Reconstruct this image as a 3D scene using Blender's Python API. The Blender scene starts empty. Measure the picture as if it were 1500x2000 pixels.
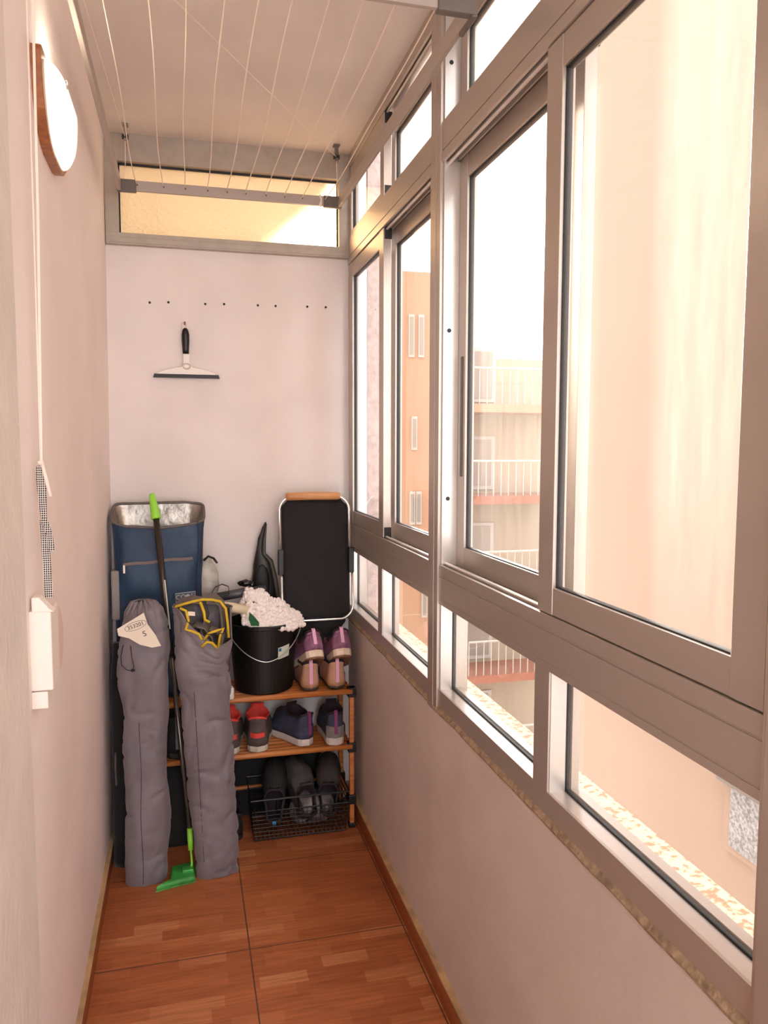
import bpy, bmesh, math, random
from mathutils import Vector, Matrix, Euler, noise
random.seed(7)
S = bpy.context.scene
COL = S.collection
R = math.radians

# ------------------------------------------------------------------ camera
YAW, PIT, ROL = .25266, -.08498, .00167
f = Vector((math.sin(YAW)*math.cos(PIT), math.cos(YAW)*math.cos(PIT), math.sin(PIT)))
r = f.cross(Vector((0, 0, 1))).normalized(); u = r.cross(f)
r2 = r*math.cos(ROL)+u*math.sin(ROL); u2 = u*math.cos(ROL)-r*math.sin(ROL)
cd = bpy.data.cameras.new('camera'); cam = bpy.data.objects.new('camera', cd); COL.objects.link(cam)
m = Matrix((r2, u2, -f)).transposed().to_4x4(); m.translation = (0, 0, 1.5)
cam.matrix_world = m
cd.sensor_fit = 'VERTICAL'; cd.sensor_height = 36.0; cd.lens = 1519.0/2000*36; cd.clip_start = .02
S.camera = cam

# ------------------------------------------------------------------ view, sky, sun
S.view_settings.view_transform = 'Standard'; S.view_settings.look = 'None'
S.view_settings.gamma = 1.0; S.view_settings.exposure = 1.85
S.view_settings.use_curve_mapping = False
S.cycles.max_bounces = 14; S.cycles.diffuse_bounces = 8; S.cycles.transparent_max_bounces = 24
S.cycles.sample_clamp_indirect = 6.0
w = bpy.data.worlds.new('sky'); S.world = w; w.use_nodes = True
bg = w.node_tree.nodes['Background']; bg.inputs[0].default_value = (.94, .97, 1.0, 1); bg.inputs[1].default_value = 2.0
sd = bpy.data.lights.new('sun', 'SUN'); sd.energy = 14.0; sd.angle = R(2.5); sd.color = (1.0, .92, .80)
sun = bpy.data.objects.new('sun', sd); COL.objects.link(sun)
sun.rotation_euler = Vector((.181, .95, .256)).to_track_quat('Z', 'Y').to_euler()

# ------------------------------------------------------------------ materials
def lin(c):
    return tuple(((v/255)/12.92 if v/255 <= .04045 else ((v/255+.055)/1.055)**2.4) for v in c)+(1,)
MATS = {}
def mat(name, rgb, rough=.6, metal=0., noise_amt=0., nscale=20., bump=0., bscale=60., stretch=(1, 1, 1), rgb2=None, spec=.5, sheen=0., trans=0., coat=0.):
    if name in MATS: return MATS[name]
    m = bpy.data.materials.new(name); m.use_nodes = True; MATS[name] = m
    nt = m.node_tree; b = nt.nodes['Principled BSDF']
    b.inputs['Base Color'].default_value = lin(rgb); b.inputs['Roughness'].default_value = rough
    b.inputs['Metallic'].default_value = metal; b.inputs['Specular IOR Level'].default_value = spec
    b.inputs['Sheen Weight'].default_value = sheen; b.inputs['Coat Weight'].default_value = coat
    b.inputs['Transmission Weight'].default_value = trans
    tc = nt.nodes.new('ShaderNodeTexCoord'); mp = nt.nodes.new('ShaderNodeMapping')
    mp.inputs['Scale'].default_value = stretch; nt.links.new(tc.outputs['Object'], mp.inputs[0])
    n = nt.nodes.new('ShaderNodeTexNoise'); n.inputs['Scale'].default_value = nscale; n.inputs['Detail'].default_value = 5
    nt.links.new(mp.outputs[0], n.inputs['Vector'])
    rp = nt.nodes.new('ShaderNodeMix'); rp.data_type = 'RGBA'
    c2 = rgb2 or tuple(max(0, v*(1-noise_amt)) for v in rgb)
    rp.inputs[6].default_value = lin(rgb); rp.inputs[7].default_value = lin(c2)
    mr = nt.nodes.new('ShaderNodeMapRange'); mr.inputs[1].default_value = .38; mr.inputs[2].default_value = .66
    nt.links.new(n.outputs[0], mr.inputs[0]); nt.links.new(mr.outputs[0], rp.inputs[0])
    nt.links.new(rp.outputs[2], b.inputs['Base Color'])
    if bump:
        n2 = nt.nodes.new('ShaderNodeTexNoise'); n2.inputs['Scale'].default_value = bscale; n2.inputs['Detail'].default_value = 6
        nt.links.new(mp.outputs[0], n2.inputs['Vector'])
        bp = nt.nodes.new('ShaderNodeBump'); bp.inputs['Strength'].default_value = bump; bp.inputs['Distance'].default_value = .004
        nt.links.new(n2.outputs[0], bp.inputs['Height']); nt.links.new(bp.outputs[0], b.inputs['Normal'])
    return m
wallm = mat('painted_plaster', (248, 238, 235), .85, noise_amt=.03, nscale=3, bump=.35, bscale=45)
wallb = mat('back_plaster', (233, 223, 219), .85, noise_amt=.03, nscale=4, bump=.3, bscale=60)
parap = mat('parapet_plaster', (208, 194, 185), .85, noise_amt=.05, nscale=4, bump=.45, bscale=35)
ceilm = mat('ceiling_plaster', (222, 213, 207), .9, noise_amt=.04, nscale=3, bump=.5, bscale=120)
nearw = mat('grey_plaster', (232, 224, 216), .9, noise_amt=.05, nscale=6, bump=.7, bscale=50)
alu = mat('anodised_aluminium', (190, 178, 168), .36, metal=.55, noise_amt=.04, nscale=6, bump=.03, bscale=300, stretch=(1, .1, 1))
aluw = mat('lit_aluminium', (214, 206, 200), .30, metal=.45, noise_amt=.03, nscale=10)  # paler copy of the frame metal, standing in for light on the returns
rubber = mat('black_rubber', (22, 20, 20), .5)
mortar = mat('cracked_mortar', (178, 152, 124), .95, noise_amt=.25, nscale=60, bump=1, bscale=90)
base_t = mat('baseboard_tile', (158, 92, 50), .4, rgb2=(134, 66, 38), nscale=9, stretch=(1, .2, 4))
base_e = mat('baseboard_edge', (205, 170, 125), .6, noise_amt=.2, nscale=12)
blackp = mat('black_plastic', (14, 13, 14), .42, noise_amt=.2, nscale=8)
blackf = mat('black_fabric', (24, 20, 24), .85, noise_amt=.3, nscale=9, bump=.4, bscale=220, sheen=.15)
whitep = mat('white_plastic', (235, 228, 220), .4)
creamp = mat('cream_plastic', (240, 230, 220), .45)
greenp = mat('lime_plastic', (150, 222, 70), .4)
greenm = mat('green_mop_plastic', (70, 176, 78), .4, noise_amt=.25, nscale=15)
steel = mat('steel', (190, 188, 186), .28, metal=.9)
silver = mat('silver_tube', (225, 222, 218), .22, metal=.75)
bamboo = mat('bamboo', (205, 130, 70), .42, rgb2=(176, 98, 48), nscale=14, stretch=(.3, 5, 5))
handlew = mat('beech_handle', (206, 150, 100), .45, rgb2=(184, 122, 74), nscale=20, stretch=(.4, 5, 5))
lampw = mat('lamp_wood', (168, 108, 66), .4, rgb2=(140, 82, 48), nscale=30, stretch=(1, 4, .5))
greybag = mat('grey_bag_fabric', (126, 115, 121), .55, noise_amt=.10, nscale=7, bump=.9, bscale=16, sheen=.2, stretch=(1.6, 1.6, .7))
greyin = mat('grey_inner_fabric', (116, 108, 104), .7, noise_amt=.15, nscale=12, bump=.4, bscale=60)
yellow = mat('yellow_piping', (226, 190, 40), .6, noise_amt=.1)
blue = mat('blue_nylon', (17, 56, 90), .5, rgb2=(12, 42, 72), nscale=6, bump=.5, bscale=22, sheen=.2)
bluedk = mat('navy_nylon_side', (36, 54, 84), .6, noise_amt=.2, bump=.4, bscale=30)
grband = mat('grey_binding', (112, 104, 102), .7, noise_amt=.15, nscale=30)
foil = mat('silver_lining', (160, 150, 142), .3, metal=.6, noise_amt=.1, bump=1, bscale=24)
zipm = mat('zip_grey', (124, 106, 104), .7)
meshw = mat('pale_mesh', (200, 196, 188), .6, noise_amt=.25, nscale=18, bump=.8, bscale=40)
pole = mat('pole_grey', (62, 54, 50), .25, metal=.5)
paper = mat('paper', (238, 226, 208), .8)
inkm = mat('ink', (60, 48, 44), .8)
chen = mat('chenille_white', (250, 240, 236), .9, noise_amt=.06, nscale=60, bump=.5, bscale=200)
greencl = mat('green_cloth', (30, 92, 52), .8)
dgrey = mat('dark_grey_plastic', (72, 74, 78), .45)
ropem = mat('white_rope', (238, 222, 208), .7)
brk = mat('grey_bracket', (104, 96, 92), .45)
fin = mat('fin_rubber', (34, 32, 32), .5, noise_amt=.3, nscale=8)
finl = mat('fin_rib', (74, 68, 62), .5)
stucco = mat('pink_stucco', (226, 206, 202), .95, noise_amt=.12, nscale=40, bump=1, bscale=60)
peach = mat('peach_render', (134, 108, 90), .95, noise_amt=.03, nscale=.6)
orange = mat('orange_render', (138, 107, 86), .95, noise_amt=.04, nscale=.5)
cream = mat('cream_render', (134, 122, 106), .95, noise_amt=.03, nscale=.5)
brickred = mat('red_band', (122, 74, 56), .9, noise_amt=.1)
winw = mat('white_shutter', (144, 139, 135), .7)
wind = mat('dark_glass_far', (110, 104, 100), .3)

def terrazzo():
    m = mat('terrazzo', (240, 212, 160), .6); nt = m.node_tree; b = nt.nodes['Principled BSDF']
    tc = nt.nodes.new('ShaderNodeTexCoord')
    v = nt.nodes.new('ShaderNodeTexVoronoi'); v.inputs['Scale'].default_value = 55
    nz = nt.nodes.new('ShaderNodeTexNoise'); nz.inputs['Scale'].default_value = 75
    nt.links.new(tc.outputs['Object'], v.inputs['Vector']); nt.links.new(tc.outputs['Object'], nz.inputs['Vector'])
    cr = nt.nodes.new('ShaderNodeValToRGB'); e = cr.color_ramp.elements
    e[0].position = .48; e[0].color = lin((236, 220, 180)); e[1].position = .62; e[1].color = lin((190, 140, 108))
    nt.links.new(nz.outputs[0], cr.inputs[0]); nt.links.new(cr.outputs[0], b.inputs['Base Color'])
    return m
terr = terrazzo()

def floor_mat():
    m = bpy.data.materials.new('wood_look_tile'); m.use_nodes = True; nt = m.node_tree; b = nt.nodes['Principled BSDF']
    L = nt.links.new; N = nt.nodes.new
    tc = N('ShaderNodeTexCoord'); mp = N('ShaderNodeMapping'); mp.inputs['Location'].default_value = (.31, .13, 0)
    L(tc.outputs['Object'], mp.inputs[0])
    br = N('ShaderNodeTexBrick'); br.offset = .37; br.offset_frequency = 2; br.squash = 1.45; br.squash_frequency = 3
    br.inputs['Scale'].default_value = 1; br.inputs['Mortar Size'].default_value = .0
    br.inputs['Brick Width'].default_value = .135; br.inputs['Row Height'].default_value = .0475
    br.inputs['Color1'].default_value = (0, 0, 0, 1); br.inputs['Color2'].default_value = (1, 1, 1, 1); br.inputs['Bias'].default_value = 0
    L(mp.outputs[0], br.inputs['Vector'])
    cr = N('ShaderNodeValToRGB'); e = cr.color_ramp.elements
    e[0].position = 0; e[0].color = lin((172, 98, 60)); e[1].position = 1; e[1].color = lin((202, 132, 88))
    x = e.new(.45); x.color = lin((178, 103, 63)); x = e.new(.78); x.color = lin((186, 110, 68))
    L(br.outputs[0], cr.inputs[0])
    mp2 = N('ShaderNodeMapping'); mp2.inputs['Scale'].default_value = (6, 90, 1); L(tc.outputs['Object'], mp2.inputs[0])
    g = N('ShaderNodeTexNoise'); g.inputs['Scale'].default_value = 1.2; g.inputs['Detail'].default_value = 6; g.inputs['Distortion'].default_value = .6
    L(mp2.outputs[0], g.inputs['Vector'])
    mr = N('ShaderNodeMapRange'); mr.inputs[1].default_value = .3; mr.inputs[2].default_value = .7; mr.inputs[3].default_value = .72; mr.inputs[4].default_value = 1.1
    L(g.outputs[0], mr.inputs[0])
    mx = N('ShaderNodeMix'); mx.data_type = 'RGBA'; mx.blend_type = 'MULTIPLY'; mx.inputs[0].default_value = 1
    L(cr.outputs[0], mx.inputs[6]); L(mr.outputs[0], mx.inputs[7])
    # large tile joints
    mp3 = N('ShaderNodeMapping'); mp3.inputs['Location'].default_value = (-.165+.475*4, -2.235+.475*8, 0); L(tc.outputs['Object'], mp3.inputs[0])
    b2 = N('ShaderNodeTexBrick'); b2.offset = 0; b2.inputs['Scale'].default_value = 1; b2.inputs['Mortar Size'].default_value = .0022
    b2.inputs['Mortar Smooth'].default_value = .2
    b2.inputs['Brick Width'].default_value = .475; b2.inputs['Row Height'].default_value = .475
    L(mp3.outputs[0], b2.inputs['Vector'])
    m3 = N('ShaderNodeMix'); m3.data_type = 'RGBA'; L(b2.outputs['Fac'], m3.inputs[0]); L(mx.outputs[2], m3.inputs[6])
    m3.inputs[7].default_value = lin((92, 62, 46))
    L(m3.outputs[2], b.inputs['Base Color']); b.inputs['Roughness'].default_value = .42
    b.inputs['Specular IOR Level'].default_value = .35
    return m
floorm = floor_mat()

def glass_mat(name, dirt, streak=(1, 6, .8), tint=(1, 1, 1), dscale=5):
    m = bpy.data.materials.new(name); m.use_nodes = True; nt = m.node_tree; nt.nodes.clear()
    N = nt.nodes.new; L = nt.links.new
    out = N('ShaderNodeOutputMaterial'); tr = N('ShaderNodeBsdfTransparent'); tr.inputs[0].default_value = tint+(1,)
    gl = N('ShaderNodeBsdfGlossy'); gl.inputs['Roughness'].default_value = .02
    fr = N('ShaderNodeFresnel'); fr.inputs[0].default_value = 1.35
    ge = N('ShaderNodeNewGeometry'); inv = N('ShaderNodeMath'); inv.operation = 'SUBTRACT'; inv.inputs[0].default_value = 1; L(ge.outputs['Backfacing'], inv.inputs[1])
    mf = N('ShaderNodeMath'); mf.operation = 'MULTIPLY'; L(fr.outputs[0], mf.inputs[0]); L(inv.outputs[0], mf.inputs[1])
    m1 = N('ShaderNodeMixShader'); L(mf.outputs[0], m1.inputs[0]); L(tr.outputs[0], m1.inputs[1]); L(gl.outputs[0], m1.inputs[2])
    tl = N('ShaderNodeBsdfTranslucent'); tl.inputs[0].default_value = (.95, .93, .9, 1)
    tc = N('ShaderNodeTexCoord'); mp = N('ShaderNodeMapping'); mp.inputs['Scale'].default_value = streak; L(tc.outputs['Object'], mp.inputs[0])
    n = N('ShaderNodeTexNoise'); n.inputs['Scale'].default_value = dscale; n.inputs['Detail'].default_value = 12; n.inputs['Roughness'].default_value = .78
    L(mp.outputs[0], n.inputs['Vector'])
    mr = N('ShaderNodeMapRange'); mr.inputs[1].default_value = .3; mr.inputs[2].default_value = .7; mr.inputs[3].default_value = dirt*.5; mr.inputs[4].default_value = dirt*1.4
    L(n.outputs[0], mr.inputs[0])
    md = N('ShaderNodeMath'); md.operation = 'MULTIPLY'; L(mr.outputs[0], md.inputs[0]); L(inv.outputs[0], md.inputs[1])
    m2 = N('ShaderNodeMixShader'); L(md.outputs[0], m2.inputs[0]); L(m1.outputs[0], m2.inputs[1]); L(tl.outputs[0], m2.inputs[2])
    L(m2.outputs[0], out.inputs[0]); return m
g_clean = glass_mat('clear_glass', .03)
g_dirty = glass_mat('dusty_glass', .11)
g_low = glass_mat('lightly_dusty_glass', .09)

def frosted():
    m = bpy.data.materials.new('pebbled_glass'); m.use_nodes = True; nt = m.node_tree; nt.nodes.clear()
    N = nt.nodes.new; L = nt.links.new
    out = N('ShaderNodeOutputMaterial'); rf = N('ShaderNodeBsdfRefraction'); rf.inputs['Color'].default_value = (1, .97, .9, 1)
    rf.inputs['Roughness'].default_value = .28; rf.inputs['IOR'].default_value = 1.28
    tl = N('ShaderNodeBsdfTranslucent'); tl.inputs[0].default_value = lin((236, 212, 178))
    tc = N('ShaderNodeTexCoord'); n = N('ShaderNodeTexNoise'); n.inputs['Scale'].default_value = 70
    L(tc.outputs['Object'], n.inputs['Vector']); bp = N('ShaderNodeBump'); bp.inputs['Strength'].default_value = 1; bp.inputs['Distance'].default_value = .012
    L(n.outputs[0], bp.inputs['Height']); L(bp.outputs[0], tl.inputs['Normal'])
    mx = N('ShaderNodeMixShader'); mx.inputs[0].default_value = .55; L(rf.outputs[0], mx.inputs[1]); L(tl.outputs[0], mx.inputs[2])
    L(mx.outputs[0], out.inputs[0]); return m
g_frost = frosted()

def emit_glass():
    m = bpy.data.materials.new('lit_opal_glass'); m.use_nodes = True; b = m.node_tree.nodes['Principled BSDF']
    b.inputs['Base Color'].default_value = lin((250, 244, 220)); b.inputs['Roughness'].default_value = .25
    b.inputs['Emission Color'].default_value = (1, .90, .68, 1); b.inputs['Emission Strength'].default_value = .34
    return m
opal = emit_glass()

def gingham():
    m = bpy.data.materials.new('gingham_ribbon'); m.use_nodes = True; nt = m.node_tree; b = nt.nodes['Principled BSDF']
    N = nt.nodes.new; L = nt.links.new
    tc = N('ShaderNodeTexCoord'); br = N('ShaderNodeTexBrick'); br.offset = 0
    mp = N('ShaderNodeMapping'); mp.inputs['Rotation'].default_value = (R(90), 0, 0); L(tc.outputs['Object'], mp.inputs[0])
    br.inputs['Scale'].default_value = 1; br.inputs['Brick Width'].default_value = .0036; br.inputs['Row Height'].default_value = .0042
    br.inputs['Mortar Size'].default_value = .0005; br.inputs['Color1'].default_value = lin((40, 36, 38)); br.inputs['Color2'].default_value = lin((60, 54, 54))
    br.inputs['Mortar'].default_value = lin((232, 222, 214)); L(mp.outputs[0], br.inputs['Vector']); L(br.outputs[0], b.inputs['Base Color'])
    b.inputs['Roughness'].default_value = .9; return m
ging = gingham()

# ------------------------------------------------------------------ mesh helpers
ORG = {}
class MB:
    def __init__(s): s.v = []; s.f = []
    def box(s, x0, x1, y0, y1, z0, z1):
        b = len(s.v)
        s.v += [(x0, y0, z0), (x1, y0, z0), (x1, y1, z0), (x0, y1, z0), (x0, y0, z1), (x1, y0, z1), (x1, y1, z1), (x0, y1, z1)]
        s.f += [tuple(b+i for i in q) for q in ((0, 3, 2, 1), (4, 5, 6, 7), (0, 1, 5, 4), (1, 2, 6, 5), (2, 3, 7, 6), (3, 0, 4, 7))]
        return s
    def loft(s, rings, close=True, cap0=True, cap1=True):
        b = len(s.v); n = len(rings[0])
        for rg in rings: s.v += [tuple(p) for p in rg]
        for i in range(len(rings)-1):
            for j in range(n if close else n-1):
                k = (j+1) % n
                s.f.append((b+i*n+j, b+i*n+k, b+(i+1)*n+k, b+(i+1)*n+j))
        if close and cap0: s.f.append(tuple(b+j for j in reversed(range(n))))
        if close and cap1: s.f.append(tuple(b+(len(rings)-1)*n+j for j in range(n)))
        return s
    def tube(s, pts, rad, n=8, closed=False):
        P = [Vector(p) for p in pts]; rings = []; N = len(P)
        up = None
        for i in range(N):
            if closed: t = (P[(i+1) % N]-P[i-1]).normalized()
            else: t = (P[min(i+1, N-1)]-P[max(i-1, 0)]).normalized()
            if up is None:
                up = t.orthogonal().normalized()
            else:
                up = (up-t*up.dot(t)).normalized()
            w_ = t.cross(up); rr = rad[i] if isinstance(rad, (list, tuple)) else rad
            rings.append([P[i]+(up*math.cos(a)+w_*math.sin(a))*rr for a in [2*math.pi*k/n for k in range(n)]])
        if closed: rings.append(rings[0]); return s.loft(rings, True, False, False)
        return s.loft(rings)
    def ribbon(s, pts, wdir, wd, th=.001):
        # a strip of real thickness following pts, width along wdir
        P = [Vector(p) for p in pts]; W = Vector(wdir).normalized(); rings = []
        for i in range(len(P)):
            t = (P[min(i+1, len(P)-1)]-P[max(i-1, 0)]).normalized(); nn = t.cross(W).normalized()
            rings.append([P[i]+W*wd/2+nn*th/2, P[i]-W*wd/2+nn*th/2, P[i]-W*wd/2-nn*th/2, P[i]+W*wd/2-nn*th/2])
        return s.loft(rings)
    def lathe(s, prof, c, n=32, cap0=True, cap1=True):
        rings = [[(c[0]+rr*math.cos(2*math.pi*k/n), c[1]+rr*math.sin(2*math.pi*k/n), c[2]+z) for k in range(n)] for rr, z in prof]
        return s.loft(rings, True, cap0, cap1)
    def ball(s, c, rad, sub=1, sc=(1, 1, 1)):
        bm = bmesh.new(); bmesh.ops.create_icosphere(bm, subdivisions=sub, radius=rad); b = len(s.v)
        bm.verts.index_update()
        s.v += [(c[0]+v.co.x*sc[0], c[1]+v.co.y*sc[1], c[2]+v.co.z*sc[2]) for v in bm.verts]
        s.f += [tuple(b+v.index for v in fc.verts) for fc in bm.faces]; bm.free(); return s
    def prism(s, poly, axis, a, b_):
        # poly: 2D points in the plane normal to axis, extruded from a to b_
        def P(p, t): return {'x': (t, p[0], p[1]), 'y': (p[0], t, p[1]), 'z': (p[0], p[1], t)}[axis]
        return s.loft([[P(p, a) for p in poly], [P(p, b_) for p in poly]])
    def warp(s, fn): s.v = [tuple(fn(Vector(p))) for p in s.v]; return s
    def build(s, name, m, parent=None, smooth=False, bevel=0, sub=0, local=False, solid=0):
        o = (ORG.get(parent, Vector((0, 0, 0))) if parent and not local else Vector((0, 0, 0)))
        me = bpy.data.meshes.new(name); me.from_pydata([tuple(Vector(p)-o) for p in s.v], [], s.f); me.update()
        bm = bmesh.new(); bm.from_mesh(me); bmesh.ops.recalc_face_normals(bm, faces=bm.faces); bm.to_mesh(me); bm.free()
        me.materials.append(m); ob = bpy.data.objects.new(name, me); COL.objects.link(ob)
        if parent: ob.parent = parent; ORG[ob] = o
        if smooth:
            for p in me.polygons: p.use_smooth = True
        if solid: q = ob.modifiers.new('s', 'SOLIDIFY'); q.thickness = solid; q.offset = 0
        if bevel: q = ob.modifiers.new('b', 'BEVEL'); q.width = bevel; q.segments = 2; q.limit_method = 'ANGLE'
        if sub: q = ob.modifiers.new('u', 'SUBSURF'); q.levels = sub; q.render_levels = sub
        return ob
def empty(name, loc, rot=(0, 0, 0)):
    o = bpy.data.objects.new(name, None); COL.objects.link(o); o.location = loc; o.rotation_euler = rot
    o.empty_display_size = .05; ORG[o] = Vector(loc); return o
def tag(o, label, cat, group=None, kind=None):
    o['label'] = label; o['category'] = cat
    if group: o['group'] = group
    if kind: o['kind'] = kind
    return o
def struct(o, label=None):
    o['kind'] = 'structure'
    if label: o['label'] = label
    return o
def clone(root):
    c = root.copy(); COL.objects.link(c); ORG[c] = Vector(root.location)
    for ch in list(root.children):
        d = ch.copy(); COL.objects.link(d); d.parent = c
        for g in list(ch.children):
            e = g.copy(); COL.objects.link(e); e.parent = d
    return c
def text_mb(txt, size, M4, ext=.0002):
    cu = bpy.data.curves.new('t', 'FONT'); cu.body = txt; cu.size = size; cu.extrude = ext; cu.align_x = 'CENTER'; cu.align_y = 'CENTER'
    ob = bpy.data.objects.new('t', cu); COL.objects.link(ob); bpy.context.view_layer.update()
    me = bpy.data.meshes.new_from_object(ob); mb = MB()
    mb.v = [tuple(M4 @ v.co) for v in me.vertices]; mb.f = [tuple(p.vertices) for p in me.polygons]
    bpy.data.objects.remove(ob); bpy.data.curves.remove(cu); bpy.data.meshes.remove(me); return mb
def basis(o, x, y):
    x = Vector(x).normalized(); y = Vector(y); y = (y-x*y.dot(x)).normalized(); z = x.cross(y)
    m = Matrix((x, y, z)).transposed().to_4x4(); m.translation = o; return m
def lerp(a, b, t): return a+(b-a)*t
def interp(tab, z):
    if z <= tab[0][0]: return tab[0][1:]
    for a, b in zip(tab, tab[1:]):
        if z <= b[0]:
            t = (z-a[0])/(b[0]-a[0]); t = t*t*(3-2*t)
            return tuple(lerp(p, q, t) for p, q in zip(a[1:], b[1:]))
    return tab[-1][1:]

# ------------------------------------------------------------------ setting
YB = 3.16; CZ = 2.65; Y0 = -1.6
struct(MB().box(-.5, .80, Y0, 3.3, -.08, 0).build('floor', floorm))
struct(MB().box(-.5, .74, Y0, 3.35, CZ, CZ+.12).build('ceiling', ceilm))
wl = MB()
rings = []
for i in range(25):
    y = lerp(1.40, 3.3, i/24); rg = []
    for j in range(21):
        z = lerp(0, CZ, j/20); x = -.285+.024*(z/2.65)+.0015*noise.noise(Vector((y*4, z*4, 2)))
        rg.append((x, y, z))
    rg += [(-.42, y, CZ), (-.42, y, 0)]
    rings.append(rg)
wl.loft(rings); struct(wl.build('wall_left', wallm))
wn = MB(); rings = []
for j in range(41):
    z = lerp(0, CZ, j/40); e = .006*noise.noise(Vector((0, z*9, 5)))
    rings.append([(-.42, Y0, z), (-.262, Y0, z), (-.262, 1.41+e, z), (-.268, 1.416+e, z), (-.42, 1.416, z)])
wn.loft(rings); struct(wn.build('wall_near_left', nearw))
struct(MB().box(-.42, .744, YB, YB+.14, 0, 2.25).build('wall_back', wallb))
# parapet (right) with a slightly uneven inner face
pr = MB(); rings = []
for i in range(40):
    y = lerp(Y0, YB, i/39)
    xs = lambda z: .662+.0025*noise.noise(Vector((y*3, z*3, 8)))+(.018*(1-z/.79) if y > 2.8 else 0)*0
    rings.append([(xs(0), y, 0), (xs(.3), y, .3), (xs(.6), y, .6), (.661, y, .765), (.668, y, .782), (.80, y, .775), (.80, y, 0)])
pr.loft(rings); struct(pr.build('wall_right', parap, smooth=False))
mb = MB()
rings = []
for i in range(160):
    y = lerp(Y0, YB, i/159); a = .004+.004*abs(noise.noise(Vector((y*11, 1, 3)))); h = .012*noise.noise(Vector((y*8, 4, 3)))
    rings.append([(.659-a*.5, y, .778+h*.5), (.655-a*.4, y, .786+h*.3), (.662, y, .798), (.672, y, .796), (.672, y, .775+h*.3)])
mb.loft(rings); struct(mb.build('trim_1', mortar), 'rough brown mortar bead under the aluminium window frame')
# baseboards
b1 = MB().box(.646, .662, Y0, 3.155, 0, .066).build('baseboard_right', base_t, bevel=.001)
struct(b1); MB().box(.644, .664, Y0, 3.155, .066, .072).build('top_edge', base_e, b1)
b2 = MB().box(-.288, -.272, 1.41, 3.155, 0, .066).build('baseboard_left', base_t, bevel=.001)
struct(b2); MB().box(-.288, -.270, 1.41, 3.155, .066, .073).build('top_edge', base_e, b2)
# window sill outside and projecting side wall of the building
struct(MB().box(.745, .842, Y0, 3.2, .735, .78).build('trim_2', terr, bevel=.003), 'speckled stone sill outside the windows')
struct(MB().box(.745, .86, YB, YB+.30, -3, 3.2).build('wall_outer_side', stucco), None)

# ------------------------------------------------------------------ windows
def sash(root, x0, x1, y0, y1, z0, z1, st, rb, rt, glass, xg, side, name='sash', handle=None):
    m_ = MB(); m_.box(x0, x1, y0, y0+st, z0, z1).box(x0, x1, y1-st, y1, z0, z1)
    m_.box(x0+.0015, x1, y0+st, y1-st, z0, z0+rb).box(x0+.0015, x1, y0+st, y1-st, z1-rt, z1)
    o = m_.build(name, alu, root, bevel=.0012)
    g = MB(); e = .004
    g.box(xg-.006, xg+.006, y0+st-.001, y0+st+e, z0+rb, z1-rt).box(xg-.006, xg+.006, y1-st-e, y1-st+.001, z0+rb, z1-rt)
    g.box(xg-.006, xg+.006, y0+st, y1-st, z0+rb-.001, z0+rb+e*.6).box(xg-.006, xg+.006, y0+st, y1-st, z1-rt-e, z1-rt+.001)
    g.build('gasket', rubber, o)
    MB().box(xg-.002, xg+.002, y0+st-.002, y1-st+.002, z0+rb-.002, z1-rt+.002).build('pane', glass, o)
    if handle:
        hy, hz0, hz1 = handle
        MB().box(x0-.002, x0+.003, hy-.007, hy+.007, hz0, hz1).build('handle', mat('slot_grey', (96, 88, 82), .5), o)
    # dark end caps on the meeting stile
    cy = y1 if side > 0 else y0
    MB().box(x0+.004, x1+.002, cy-.001 if side > 0 else cy-.0025, cy+.0025 if side > 0 else cy+.001, z0, z0+.036).box(x0+.004, x1+.002, cy-.001 if side > 0 else cy-.0025, cy+.0025 if side > 0 else cy+.001, z1-.036, z1).build('end_cap', rubber, o)
    return o
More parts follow.
